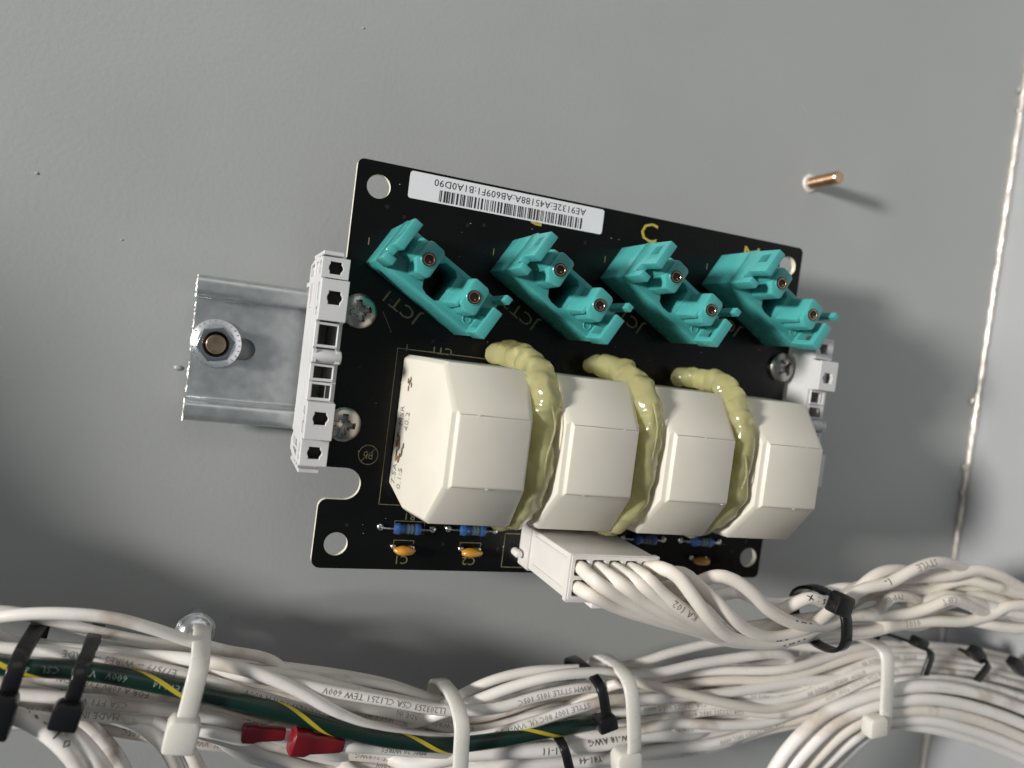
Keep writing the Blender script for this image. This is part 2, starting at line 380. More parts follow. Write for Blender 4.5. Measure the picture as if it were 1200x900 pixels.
obj('sheared_end_burr', bm, 'cutzinc', rail)

# ------------------------------------------------------------------ flange nut on its stud
t = thing('flange_nut', (-88.9, 0.9, -0.2), 'shiny zinc flange nut on a threaded stud at the left end of the rail', 'nut'); t.location.z = 1.0*S
bm = B(); lathe(bm, [(5.9, 1.05), (6.0, 1.35), (5.9, 1.65), (4.9, 2.1), (4.4, 2.5), (3.0, 2.6)], (-88.9, 0.9, 0), 48); obj('flange', bm, 'nut', t)
bm = B(); hexo = [(-88.9+4.55*math.cos(math.radians(12+60*i)), 0.9+4.55*math.sin(math.radians(12+60*i))) for i in range(6)]
plate(bm, hexo, [circ(-88.9, 0.9, 3.05, 28)], 2.4, 6.9); obj('hexagon', bm, 'hexdark', t, bevel=0.4, seg=3)
bm = B(); lathe(bm, [(2.9, 2.7), (2.95, 3.6)], (-88.9, 0.9, 0), 36); obj('thread_gap_shade', bm, 'hole', t)  # dark disc painted as the shade between nut and stud
bm = B(); thread(bm, (-88.9, 0.9, 0.2), 2.3, 8.0, 0.8, 0.25); obj('threaded_stud', bm, 'brass', t)
bm = B()
for i in range(26):
    a = 2*math.pi*i/26; mx = Matrix.Translation((-88.9, 0.9, 0)) @ Matrix.Rotation(a, 4, 'Z'); box(bm, 4.9, 5.75, -0.14, 0.14, 1.0, 1.95, mx)
obj('serration', bm, 'nut', t)

# ================================================================== THE CIRCUIT BOARD
ZB = 25.5
pcb = thing('circuit_board', (0, 0, ZB), 'black circuit board with teal sockets and cream transformers, clipped across the rail', 'circuit board')
outl = []
def corner(cx, cy, r, a0, n=5): return [(cx+r*math.cos(math.radians(a0+90*i/n)), cy+r*math.sin(math.radians(a0+90*i/n))) for i in range(n+1)]
outl += corner(61.7, 46.0, 1.5, 0)+corner(-61.7, 46.0, 1.5, 90)
outl += [(-63.2, -23.7)]+[(-57.6+3.75*math.cos(math.radians(90-180*i/14)), -27.45+3.75*math.sin(math.radians(90-180*i/14))) for i in range(15)]
outl += [(-61.2-1.9*math.sin(math.radians(90*i/5)), -33.2+2.0*math.cos(math.radians(90*i/5))) for i in range(6)]
outl += corner(-61.1, -45.4, 2.1, 180)+corner(61.6, -45.9, 1.6, 270)
bm = B(); plate(bm, outl, [circ(-57.9, 41.8, 2.75), circ(-58.0, -41.7, 2.75), circ(59.0, -41.7, 2.75), circ(58.6, 41.8, 2.75)], ZB-1.6, ZB, mats=True)
obj('board_plate', bm, ['pcb', 'pcbedge'], pcb)
# solder and pads
def ring(bm, x, y, r0, r1, z=ZB+0.03, n=18):
    a = [bm.verts.new((x+r0*math.cos(2*math.pi*i/n), y+r0*math.sin(2*math.pi*i/n), z)) for i in range(n)]
    b = [bm.verts.new((x+r1*math.cos(2*math.pi*i/n), y+r1*math.sin(2*math.pi*i/n), z)) for i in range(n)]
    for i in range(n): bm.faces.new((a[i], b[i], b[(i+1) % n], a[(i+1) % n]))
def line(bm, x0, y0, x1, y1, w_=0.16, z=ZB+0.03):
    d = Vector((x1-x0, y1-y0, 0)).normalized(); p = Vector((-d.y, d.x, 0))*w_/2; d = d*w_/2
    q = [Vector((x0, y0, z))-d-p, Vector((x1, y1, z))+d-p, Vector((x1, y1, z))+d+p, Vector((x0, y0, z))-d+p]
    bm.faces.new([bm.verts.new(v) for v in q])
def rect(bm, x0, x1, y0, y1, w_=0.16):
    line(bm, x0, y0, x1, y0, w_); line(bm, x1, y0, x1, y1, w_, ZB+0.034); line(bm, x1, y1, x0, y1, w_); line(bm, x0, y1, x0, y0, w_, ZB+0.034)
PI = math.pi
CP = [(-58.9, 24.0), (-28.9, 26.5), (0.9, 29.5), (31.2, 32.5)]
AU = math.radians(-30.5)
bm = B()
flat_text(bm, 'C1', 2.9, (-41.99, -44.95, 25.53), PI); flat_text(bm, 'C2', 2.9, (-24.88, -44.81, 25.53), PI)
flat_text(bm, 'CT1', 2.3, (-38.24, 6.16, 25.53), PI, 1.25); flat_text(bm, 'R1', 2.6, (-41.19, -34.36, 25.53), PI)
flat_text(bm, '1', 2.2, (-46.82, 5.94, 25.53), PI)
rect(bm, -49.0, -20.5, -31.8, 5.5)
rect(bm, -44.6, -37.2, -38.6, -35.6); rect(bm, -27.9, -21.2, -38.4, -35.4)
line(bm, -44.3, -40.3, -39.4, -40.3); line(bm, -44.3, -40.3, -44.3, -41.0, 0.16, ZB+0.034); line(bm, -39.4, -40.3, -39.4, -41.0, 0.16, ZB+0.034)
line(bm, -27.6, -40.3, -22.2, -40.3); line(bm, -27.6, -40.3, -27.6, -41.0, 0.16, ZB+0.034); line(bm, -22.2, -40.3, -22.2, -41.0, 0.16, ZB+0.034)
rect(bm, -16.0, 14.0, -46.2, -37.6, 0.2)
for k in range(4):
    x, y = CP[k]; flat_text(bm, '1', 2.4, (x+0.2+0.3*k, y+5.2, ZB+0.03), PI)
    th = AU+PI; c = Vector((x, y, 0))+Vector((math.cos(AU), math.sin(AU), 0))*12.5+Vector((math.sin(AU), -math.cos(AU), 0))*2.7
    flat_text(bm, 'JCT'+str(k+1), 4.3, (c.x, c.y, ZB+0.03), th, 1.15)
cx, cy, _ = (-52.92, -20.25, 25.50)
ring(bm, cx, cy, 2.2, 2.4); flat_text(bm, 'Pb', 2.7, (cx, cy, ZB+0.03), PI, 0.85); line(bm, cx-1.6, cy-1.6, cx+1.6, cy+1.6, 0.18, ZB+0.04)
line(bm, -53.5, 13.5, -51.0, 9.0, 0.12); line(bm, 38.0, -38.2, 50.5, -38.2, 0.16)
tag(obj('silkscreen', bm, 'silk', pcb), kind='stuff')
for ch, x, y in (('C', 13.4, 43.2), ('N', 46.0, 42.9), ('B', -18.5, 42.6)):
    bm = B(); flat_text(bm, ch, 7.2, (x, y, ZB+0.03), 0.0 if ch == 'C' else PI, 1.1); obj('phase_letter', bm, 'silkbright', pcb)

bm = B(); rv = random.Random(11)
for _ in range(26):
    x, y = rv.uniform(-56, 58), rv.choice((rv.uniform(-44, -36), rv.uniform(8, 22), rv.uniform(36, 40)))
    ring(bm, x, y, 0.16, 0.42, ZB+0.02, 12)
tag(obj('plated_via', bm, 'viaring', pcb), kind='stuff')
bm = B()
for _ in range(60): blob(bm, (rv.uniform(-61, 61), rv.uniform(-45, 45), ZB+0.05), rv.uniform(0.05, 0.13), (1.6, 0.7, 0.6), _, 1, 0.3)
tag(obj('dust', bm, 'plug', pcb), kind='stuff')
# barcode sticker
bm = B(); prism(bm, rrect(-51.0, -0.3, 40.6, 46.9, 0.7), ZB+0.06, ZB+0.22)
lab = obj('barcode_label', bm, 'label', pcb); lab['label'] = 'white barcode sticker with black upside-down lettering'
bm = B(); flat_text(bm, 'AE9132E:A45188A:AB609F1:B1A0D90', 2.35, (-25.3, 45.35, ZB+0.25), PI, 1.02); obj('label_print', bm, 'ink', lab, off=(0, 0, ZB))
bm = B(); x = -43.6; rr = random.Random(3)
while x < -6.2:
    wd = rr.choice((0.16, 0.16, 0.3, 0.3, 0.46)); gap = rr.choice((0.17, 0.17, 0.32, 0.46))
    vs = [bm.verts.new(p) for p in ((x, 41.0, ZB+0.25), (x+wd, 41.0, ZB+0.25), (x+wd, 43.7, ZB+0.25), (x, 43.7, ZB+0.25))]; bm.faces.new(vs); x += wd+gap
obj('barcode', bm, 'ink', lab, off=(0, 0, ZB))

# pan head screws
def screw(x, y, rot):
    bm = B(); prof = [(4.05, ZB+0.05), (4.1, ZB+0.5)]+[(4.1*math.cos(a), ZB+0.5+1.9*math.sin(a)) for a in [math.radians(12*i) for i in range(1, 6)]]
    # dome made as rings with the cross recess pressed in
    n = 72; rings = []
    R = [4.0, 4.1, 4.0, 3.7, 3.3, 2.9, 2.6, 2.35, 2.1, 1.85, 1.6, 1.35, 1.1, 0.85, 0.6, 0.35, 0.15]
    for q, r in enumerate(R):
        ringv = []
        for i in range(n):
            a = 2*math.pi*i/n; px, py = r*math.cos(a), r*math.sin(a)
            z = ZB+0.05 if q == 0 else ZB+0.4 if q == 1 else ZB+0.5+1.9*math.sqrt(max(0, 1-(r/4.15)**2))
            if q > 1:
                ca, sa = math.cos(rot), math.sin(rot); u_, v_ = px*ca+py*sa, -px*sa+py*ca
                d = min(max(abs(u_)/2.35, abs(v_)/0.52), max(abs(v_)/2.35, abs(u_)/0.52), max(abs(u_), abs(v_))/0.95*0.9)
                k = min(1, max(0, (1.08-d)/0.14)); z -= k*(1.1+0.9*(1-min(1, r/2.4)))
            ringv.append(bm.verts.new((x+px, y+py, z)))
        rings.append(ringv)
    for a, b in zip(rings, rings[1:]):
        for i in range(n): bm.faces.new((a[i], a[(i+1) % n], b[(i+1) % n], b[i]))
    bm.faces.new(rings[-1]); bm.faces.new(rings[0][::-1])
    return obj('screw', bm, 'screw', pcb, ang=28)
screw(-59.0, 12.9, 0.22); screw(-59.6, -13.5, -0.05); screw(60.9, 13.3, 0.7); screw(60.9, -13.5, 0.3)

# ------------------------------------------------------------------ rail feet of grey plastic standing at both ends of the board
def foot(nm, cx, flip):
    """pads with square openings along y, ribs on the outer side"""
    root = bpy.data.objects.new(nm, None)
    bm = B()
    def notch(x0, x1, y0, y1):       # opening with curved-in long sides
        P = []; n = 6; my = (y0+y1)/2
        P += [(x0, y0), (x1, y0)]
        P += [(x1+0.45*math.sin(PI*i/n), y0+(y1-y0)*(0.2+0.6*i/n)) for i in range(n+1)]
        P += [(x1, y1), (x0, y1)]
        P += [(x0-0.3*math.sin(PI*i/n), y1-(y1-y0)*(0.2+0.6*i/n)) for i in range(n+1)]
        return P
    xo, xi = -5.9, 0.0              # outer and inner face
    # spine: outer skin with slits and a window
    ym = lambda P: [(a, b) for a, b in P]
    def skin(bm, x0, x1, outer, holes):
        mx = Matrix(((0, 0, 1, 0), (1, 0, 0, 0), (0, 1, 0, 0), (0, 0, 0, 1)))     # (y, z, x) -> (x, y, z)
        plate(bm, outer, holes, x0, x1, mx)
    outer = [(23.4, 33.2), (18.9, 33.2), (18.6, 36.0), (9.7, 36.0), (9.3, 33.4), (3.6, 33.4), (3.2, 35.4), (0.5, 35.4), (0.1, 33.2), (-8.0, 33.2), (-8.2, 36.0), (-16.1, 36.0), (-16.5, 33.2), (-22.4, 33.2),
             (-23.2, 20.0), (-22.0, 11.0), (-19.5, 11.0), (-17.6, 14.0), (-16.4, 12.0), (12.0, 12.0), (17.5, 12.0), (19.6, 11.0), (22.6, 11.0), (24.0, 20.0)]
    holes = [[(17.9, 22.0), (11.2, 22.0), (11.2, 23.6), (17.9, 23.6)], [(17.6, 26.0), (10.6, 26.0), (10.6, 27.8), (17.6, 27.8)],
             [(17.8, 29.6), (14.6, 29.6), (14.0, 31.6), (12.6, 31.6), (12.0, 29.6), (10.6, 29.6), (10.6, 33.6), (17.8, 33.6)],
             [(22.6, 22.2), (19.8, 22.2), (19.8, 26.8), (22.6, 26.8)], [(22.6, 28.2), (19.8, 28.2), (19.8, 31.8), (22.6, 31.8)], [(22.2, 14.0), (19.8, 14.0), (19.8, 20.6), (22.6, 20.6)], [(17.9, 15.0), (12.2, 15.0), (12.2, 19.6), (17.9, 19.6)],
             [(-9.6, 29.4), (-10.8, 29.4), (-11.4, 31.4), (-12.8, 31.4), (-13.4, 29.4), (-15.4, 29.4), (-15.4, 33.6), (-9.6, 33.6)],
             [(-4.5, 25.6), (-15.2, 25.6), (-15.2, 26.8), (-4.5, 26.8)], [(-18.0, 28.0), (-21.6, 28.0), (-21.4, 31.8), (-18.0, 31.8)], [(-18.2, 15.0), (-21.0, 15.0), (-22.0, 25.6), (-18.2, 25.6)], [(2.4, 29.2), (1.2, 29.2), (1.2, 31.0), (2.4, 31.0)]]
    skin(bm, xo, xo+0.9, outer, holes)
    for ya, yb in ((9.9, 23.0), (-22.0, -8.6)): box(bm, xo+1.3, xo+1.6, ya, yb, 12.5, 32.6)
    o = obj('side_skin', bm, 'greyplastic', None, bevel=0.1, seg=1); parts = [o]
    bm = B(); skin(bm, xi-0.9, xi, [(p[0]*0.995, p[1]-0.1) for p in outer], []); parts.append(obj('inner_skin', bm, 'greyplastic', None, bevel=0.1, seg=1))
    # pads
    for y0, y1, z, hole in ((18.9, 23.4, 34.0, 1), (9.6, 18.5, 36.8, 2), (3.7, 9.2, 34.0, 3), (-3.7, 0.1, 33.6, 3), (-8.0, -3.9, 33.6, 3), (-16.2, -8.1, 36.8, 4), (-22.4, -16.6, 34.0, 1)):
        bm = B(); hm = (y0+y1)/2
        if hole == 1: H = [notch(xo+1.75, xo+4.2, hm-1.35, hm+1.35)]
        elif hole == 2: H = [notch(xo+1.75, xo+4.3, hm-0.9, hm+2.0)]
        elif hole == 4: H = [notch(xo+1.75, xo+4.3, hm-0.8, hm+2.0)]
        else: H = [[(xo+0.9, y0+0.65), (xo+4.9, y0+0.65), (xo+4.9, y1-0.55), (xo+0.9, y1-0.55)]]
        inset = 0.7 if hole == 3 else 0.0
        if hole != 3: bc = B(); box(bc, xo+1.7, xi-1.2, y0+0.8, y1-0.8, z-4.5, z-3.2); parts.append(obj('opening_shade', bc, 'hole', None))  # black block painted as the shade inside the pad opening
        plate(bm, [(xo-0.02, y0), (xi+0.02-inset, y0), (xi+0.02-inset, y1), (xo-0.02, y1)], H, z-1.0, z)
        for yy in (y0, y1-0.7):
            if hole != 3: box(bm, xo+0.95, xi-0.95, yy+0.003, yy+0.7-0.003, z-9, z-1.003)
        parts.append(obj('terminal_pad' if hole != 3 else 'window_frame', bm, 'greyplastic', None, bevel=0.14, seg=1))
    bm = B(); cyp = [(0.3+1.5+1.55*math.cos(a), 33.3+2.3*math.sin(a)) for a in [math.radians(12*i) for i in range(16)]]+[(0.25, 31.0), (3.35, 31.0)]
    mx = Matrix(((0, 0, 1, 0), (1, 0, 0, 0), (0, 1, 0, 0), (0, 0, 0, 1))); prism(bm, cyp, xo-0.05, xi+0.35, mx); bmesh.ops.recalc_face_normals(bm, faces=bm.faces)
    parts.append(obj('hinge_barrel', bm, 'greyplastic', None, bevel=0.15, seg=2))
    # legs gripping the rail
    for y0, y1, z0, z1 in ((17.6, 18.8, 2.6, 33.0), (24.0, 24.9, 14.0, 31.5), (-17.8, -16.6, 2.6, 33.0), (-24.6, -23.7, 12.0, 30.5), (21.2, 21.9, 12.0, 30.0), (-20.9, -20.2, 10.0, 30.0), (12.5, 13.2, 8.2, 30.0), (-13.0, -12.3, 8.2, 30.0)):
        bm = B(); box(bm, xo+0.3, xi-1.0, y0, y1, z0, z1); parts.append(obj('leg', bm, 'greyplastic', None, bevel=0.15, seg=1))
    for y0, y1, z in ((18.8, 24.0, 26.9), (-23.7, -17.8, 26.9), (18.8, 24.0, 22.0), (-23.7, -17.8, 23.0)):
        bm = B(); box(bm, xo+0.35, xi-1.1, y0+0.01, y1-0.01, z-0.4, z+0.4); parts.append(obj('rib', bm, 'greyplastic', None, bevel=0.1, seg=1))
    bm = B(); box(bm, xo+1.0, xi-1.0, -22.0, 22.4, 8.3, 15.5); base = obj('rail_foot', bm, 'greyplastic', None, bevel=0.4)
    for p in parts: p.parent = base
    bpy.data.objects.remove(root)
    base.parent = pcb; base.location = Vector((cx, 0, -ZB))*S
    if flip: base.rotation_euler = (0, 0, PI)
    return base
f1 = foot('rail_foot', -63.5, False); f1['label'] = 'light grey plastic rail foot with square openings, wholly in view'
# the same foot turned round at the far end of the board
f2 = f1.copy(); COL.objects.link(f2); f2.parent = pcb; f2.rotation_euler = (0, 0, PI); f2.location = Vector((65.2, 0.2, -ZB))*S; f2['label'] = 'light grey plastic rail foot mostly hidden behind transformers and socket'
for ch in list(f1.children):
    c2 = ch.copy(); COL.objects.link(c2); c2.parent = f2

# ------------------------------------------------------------------ teal test sockets
def socket():
    bm = B()
    hole = [(11.0, 3.2), (11.9, 1.7), (13.3, 1.2), (15.6, 1.2), (16.6, 2.0), (16.9, 4.5), (16.6, 8.6), (15.4, 9.4), (12.6, 9.4), (11.4, 8.2)]
    plate(bm, [(0, 0.2), (0.4, 0), (27.0, 0), (28.0, 1.0), (28.0, 9.6), (27.0, 10.6), (0.4, 10.6), (0, 10.2)], [hole], 0.0, 12.5)
    body = obj('test_socket', bm, 'teal', None, bevel=0.22, seg=2)
    def part(name, bm, m='teal', bevel=0.2, seg=2): return obj(name, bm, m, body, bevel=bevel, seg=seg, local=True)
    wz = Matrix(((0, 0, 1, 0), (1, 0, 0, 0), (0, 1, 0, 0), (0, 0, 0, 1)))     # (w, h, u) -> (u, w, h)
    bm = B()
    plate(bm, [(0.0, 12.2), (0.0, 20.9), (1.4, 20.9), (1.4, 17.6), (2.2, 16.6), (3.5, 17.4), (3.1, 24.5), (9.8, 24.5), (10.1, 16.5), (10.5, 15.8), (10.5, 12.2)], [[(6.2, 18.7), (8.6, 18.7), (8.6, 22.2), (6.2, 22.2)]], 0.0, 2.1, wz)
    part('end_tab', bm, bevel=0.16)
    bm = B(); box(bm, 0.03, 1.2, 6.0, 9.0, 18.0, 22.8); part('tab_pocket_floor', bm, bevel=0) if False else bm.free()
    bm = B(); box(bm, -0.05, 2.6, -0.15, 1.5, 12.6, 20.95); part('hook', bm)
    bm = B()
    plate(bm, [(0.1, 12.2), (0.1, 20.3), (7.1, 20.3), (7.1, 12.2)], [[(1.5, 13.4), (4.4, 13.4), (4.4, 18.4), (1.5, 18.4)]], 25.5, 28.0, wz); part('low_tab', bm, bevel=0.18)
    bm = B(); box(bm, 26.2, 27.9, 9.5, 11.1, 0.05, 20.5); part('peg', bm)
    # posts round the pins
    p1 = [(5.6, 9.0), (6.3, 9.6), (9.4, 9.5), (10.1, 8.9), (10.4, 3.1), (9.9, 2.4), (7.4, 2.0), (5.5, 4.3)]
    bm = B(); prism(bm, [(7.7+(a-7.7)*1.05, 5.8+(b-5.8)*1.05) for a, b in p1], 12.4, 20.5, top=p1); part('pin_post', bm, bevel=0.5, seg=2)
    p2 = [(18.0, 8.9), (18.6, 9.5), (22.0, 9.4), (22.8, 8.8), (23.3, 3.2), (22.7, 2.5), (20.8, 2.1), (18.8, 3.2)]
    bm = B(); prism(bm, [(20.5+(a-20.5)*1.05, 5.8+(b-5.8)*1.05) for a, b in p2], 12.4, 20.5, top=p2); part('pin_post', bm, bevel=0.5, seg=2)
    bm = B(); prism(bm, [(17.1, 2.0), (19.2, 1.9), (19.2, 6.6), (17.3, 6.6)], 12.4, 19.3, top=[(18.3, 2.5), (19.3, 2.3), (19.3, 6.2), (18.6, 6.2)]); part('post_gusset', bm)
    bm = B(); prism(bm, [(2.9, 4.4), (6.3, 3.9), (6.6, 9.3), (3.1, 8.9)], 12.4, 19.7, top=[(4.1, 4.8), (6.3, 4.5), (6.6, 9.2), (4.4, 8.9)]); part('post_gusset', bm)
    for u_, v_ in ((7.9, 5.8), (20.5, 5.8)):
        bm = B(); lathe(bm, [(1.75, 20.35), (1.8, 20.62), (1.7, 20.72), (1.5, 20.72), (1.35, 20.6), (1.3, 20.55)], (u_, v_, 0), 28); pr = part('pin_collar', bm, bevel=0)
        bm = B(); lathe(bm, [(1.2, 20.70), (1.52, 20.76), (1.5, 20.82), (1.0, 20.84)], (u_, v_, 0), 28); part('pin_hole_shade', bm, 'hole', bevel=0)  # black disc painted as the shade down the pin hole
        bm = B()
        n = 28; prof = [(1.24, 20.72), (1.26, 20.94), (1.10, 20.94), (1.04, 20.87)]
        rings = [[bm.verts.new((u_+r*math.cos(2*PI*i/n), v_+r*math.sin(2*PI*i/n), z)) for i in range(n)] for r, z in prof]
        for a, b in zip(rings, rings[1:]):
            for i in range(n): bm.faces.new((a[i], a[(i+1) % n], b[(i+1) % n], b[i]))
        part('gold_contact', bm, 'copper', bevel=0)
        bm = B(); blob(bm, (u_+0.45, v_-0.35, 20.86), 0.26, (1, 1, 0.5), 3, 1, 0); part('contact_tip', bm, 'copper', bevel=0)
    bm = B(); n = 20; ringv = [[bm.verts.new((24.0+r*math.cos(2*PI*i/n), 2.6+r*math.sin(2*PI*i/n), z)) for i in range(n)] for r, z in ((1.15, 12.45), (1.05, 12.68), (0.85, 12.68), (0.75, 12.45))]
    for a, b in zip(ringv, ringv[1:]):
        for i in range(n): bm.faces.new((a[i], a[(i+1) % n], b[(i+1) % n], b[i]))
    part('mould_mark', bm, bevel=0)
    return body
s0 = socket()
socks = [s0]
for k in range(1, 4):
    o = s0.copy(); COL.objects.link(o)
    for ch in list(s0.children):
        c2 = ch.copy(); COL.objects.link(c2); c2.parent = o
    socks.append(o)
for k, o in enumerate(socks):
    o.parent = pcb; o.location = Vector((CP[k][0], CP[k][1], 0.02))*S; o.rotation_euler = (0, 0, AU)

# ------------------------------------------------------------------ ivory transformers
def transformer():
    lv = [(0.02, 13.4, -14.4, 11.0), (7.6, 17.9, -12.3, 11.0), (19.6, 17.8, -10.1, 10.0), (28.6, 8.3, -9.5, 8.7)]     # z, half width, x left, x right
    top = (29.6, 7.4, -8.3, 8.4)
    bm = B(); P = []
    def ringat(side):
        R_ = []
        for z, hw, xl, xr in lv: R_.append((z, hw, xl if side < 0 else xr))
        return R_
    def verts(side, inset, push):
        R_ = ringat(side); L_, Rr = [], []
        for i, (z, hw, x) in enumerate(R_):
            zz = z+(inset*0.6 if i == 0 else 0); hh = hw-inset*(0.9 if i in (1, 2) else 0.8)
            L_.append(bm.verts.new((x+push, -hh, zz))); Rr.append(bm.verts.new((x+push, hh if i else 17.9-inset*0.9, zz)))
        return L_+Rr[::-1]
    body_l = verts(-1, 0.0, 1.25); face_l = verts(-1, 0.95, 0.0)
    body_r = verts(1, 0.0, -0.9); face_r = verts(1, 0.7, 0.0)
    n = 8
    def band(a, b):
        for i in range(n): bm.faces.new((a[i], a[(i+1) % n], b[(i+1) % n], b[i]))
    # top plate replaces the last level by a slightly higher flat
    tl = [bm.verts.new((top[2]+0.35, -top[1], top[0])), bm.verts.new((top[2]+0.35, top[1], top[0]))]; tr = [bm.verts.new((top[3]-0.3, -top[1], top[0])), bm.verts.new((top[3]-0.3, top[1], top[0]))]
    for i in range(n):
        j = (i+1) % n
        bm.faces.new((face_l[i], face_l[j], body_l[j], body_l[i])); bm.faces.new((body_r[i], body_r[j], face_r[j], face_r[i]))
        if i == 3: continue
        bm.faces.new((body_l[i], body_l[j], body_r[j], body_r[i]))
    bm.faces.new((tl[0], tl[1], tr[1], tr[0]))
    bm.faces.new((body_l[3], body_l[4], tl[1], tl[0])); bm.faces.new((body_r[4], body_r[3], tr[0], tr[1]))
    bm.faces.new((body_l[3], tl[0], tr[0], body_r[3])); bm.faces.new((tl[1], body_l[4], body_r[4], tr[1]))
    for F in (face_l, face_r):
        for i in range(3):
            q = (F[i], F[i+1], F[6-i], F[7-i]); bm.faces.new(q if F is face_l else q[::-1])
    bmesh.ops.recalc_face_normals(bm, faces=bm.faces)
    return obj('current_transformer', bm, 'ct', None, bevel=0.28, seg=2, ang=25)
ct0 = transformer(); cts = [ct0]
for k in range(1, 4):
    o = ct0.copy(); COL.objects.link(o); cts.append(o)
for k, o in enumerate(cts):
    o.parent = pcb; o.location = Vector((-33.0+26.05*k, -13.6-0.05*k, 0.02))*S
# fine mould lines where the faces meet
for sy in (-1, 1):
    bm = B(); tube(bm, catmull([(-7.9, sy*7.62, 29.42), (-3, sy*7.66+0.03, 29.46), (2, sy*7.62, 29.42), (7.6, sy*7.64, 29.4)], 1.0), 0.07, 6)
    ml = obj('mould_line', bm, 'seamline', ct0, local=True)
    for o in cts[1:]:
        c2 = ml.copy(); COL.objects.link(c2); c2.parent = o
for k, o in enumerate(cts):
    rs = random.Random(50+k)
    for j in range(3):
        bm = B(); px_, py_ = rs.uniform(-7, 7), (-7.7, 7.6, rs.uniform(-6, 6))[j]; blob(bm, (px_, py_, 29.5), rs.uniform(0.2, 0.34), (1.6, 0.7, 0.35), j+k*5, 1, 0.4); c2 = obj('moulding_burr', bm, 'ct', o, local=True)
# parting-line seam, slot moulding and print on the first, most visible one
# rating print on the low slanting strip of the left face
p0 = Vector((-14.35, 0, 0.8)); p1 = Vector((-12.45, 0, 7.2)); up = (p1-p0).normalized(); yv = Vector((0, 1, 0)); nn = up.cross(yv).normalized()
if nn.x > 0: nn = -nn
def face_text(bm, s, size, yy, hh):
    vs, fs = textmesh(s, size, 1.0); nv = []
    for x, y in vs: nv.append(bm.verts.new(p0+yv*(yy-x*-1)+up*(hh-y)+nn*0.07))
    for f in fs: bm.faces.new([nv[i] for i in f])
bm = B(); face_text(bm, 'MSR', 2.5, 3.6, 2.2); face_text(bm, '40.2', 2.5, 2.6, 4.9); face_text(bm, '7.5A', 2.5, -10.2, 1.8); face_text(bm, '0.1:5', 2.5, -10.8, 4.6)
obj('rating_print', bm, 'greyink', ct0, local=True)
bm = B()
for i in range(16):
    yy = random.uniform(-7, -1.0); hh = random.uniform(1.2, 4.6); blob(bm, p0+yv*yy+up*hh+nn*0.03, 0.75, (0.15, 1.2, 0.8), i, 1, 0.3)
for i in range(5):
    yy = random.uniform(10, 13.5); hh = random.uniform(3, 6); blob(bm, p0+yv*yy+up*hh+nn*0.03, 0.6, (0.15, 1.2, 0.8), i+40, 1, 0.3)
obj('scorch_mark', bm, 'burn', ct0, local=True)

# ------------------------------------------------------------------ hot glue ropes in the gaps
for k in range(3):
    xg = -20.3+26.05*k; rs = random.Random(20+k)
    path = [(-6.4, 6.9, 28.3, 1.9), (-5.4, 7.4, 30.6, 2.7), (-3.2, 7.3, 35.0, 3.0), (-1.3, 6.3, 40.5, 3.1), (-0.2, 3.6, 45.4, 3.2), (0.1, -0.8, 48.8, 3.2), (0.3, -6.6, 50.6, 3.2), (0.4, -14, 50.8, 3.2),
            (0.3, -20.5, 50.0, 3.2), (0.0, -25.6, 46.6, 3.2), (-1.2, -29.6, 42.0, 3.0), (-2.4, -31.6, 37.5, 2.4), (-3.0, -32.0, 33.5, 1.6)]
    wav = [(rs.uniform(-.35, .35), rs.uniform(-.6, .6), rs.uniform(-.5, .5), rs.uniform(0.9, 1.12)) for _ in path]
    path = [(a+w_[0], b+w_[1]*(0.4 if q < 3 else 1), c+w_[2], r*w_[3]) for q, ((a, b, c, r), w_) in enumerate(zip(path, wav))]
    if k: path = [(a, b, c, r*(0.9 if k == 2 else 0.96)) for a, b, c, r in path]
    pts = catmull([Vector((xg+a, b, c)) for a, b, c, r in path], 0.45); rad = [r for *_, r in path]
    def rf(t_, rad=rad, k=k):
        f = t_*(len(rad)-1); i = min(len(rad)-2, int(f)); r = rad[i]*(1-(f-i))+rad[i+1]*(f-i)
        ph = (t_*((17, 15, 19)[k])+0.3*noise.noise(Vector((t_*9, k, 0)))) % 1.0
        lumpy = 0.15 if t_ < 0.42 else 0.02
        return r*(0.97+lumpy*math.sin(PI*ph)**0.5)
    bm = B(); tube(bm, pts, rf, 28)
    for v in bm.verts:
        q = v.co*0.28+Vector((k*9, 0, 0)); v.co += Vector((noise.noise(q), noise.noise(q+Vector((4, 4, 4))), noise.noise(q+Vector((8, 1, 3)))))*0.75
        q = v.co*0.9; v.co += Vector((noise.noise(q), noise.noise(q+Vector((4, 4, 4))), noise.noise(q+Vector((8, 1, 3)))))*0.14
    # blob at the foot where the glue spread on the transformer
    for j in range(5): blob(bm, (xg-1.8-0.5*j+rs.uniform(-.4, .4), -30.6+rs.uniform(-.9, .5), 38.5-1.3*j), 1.8+rs.uniform(-.3, .3), (1, .9, 1), j+k*7, 2, 0.35)
    obj('glue_bead', bm, 'glue', pcb, ang=70)
    # a drawn-out string of glue lying on the rope
    bm = B(); y0 = rs.uniform(-4, 2); tube(bm, catmull([(xg+rs.uniform(-1, 1), y0, 52.6), (xg+rs.uniform(-1, 1.5), y0-5, 53.9), (xg+rs.uniform(-1, 1.5), y0-11, 54.1), (xg+rs.uniform(-1, 1), y0-16, 53.2)], .5), 0.22, 8); obj('glue_string', bm, 'glue', pcb)

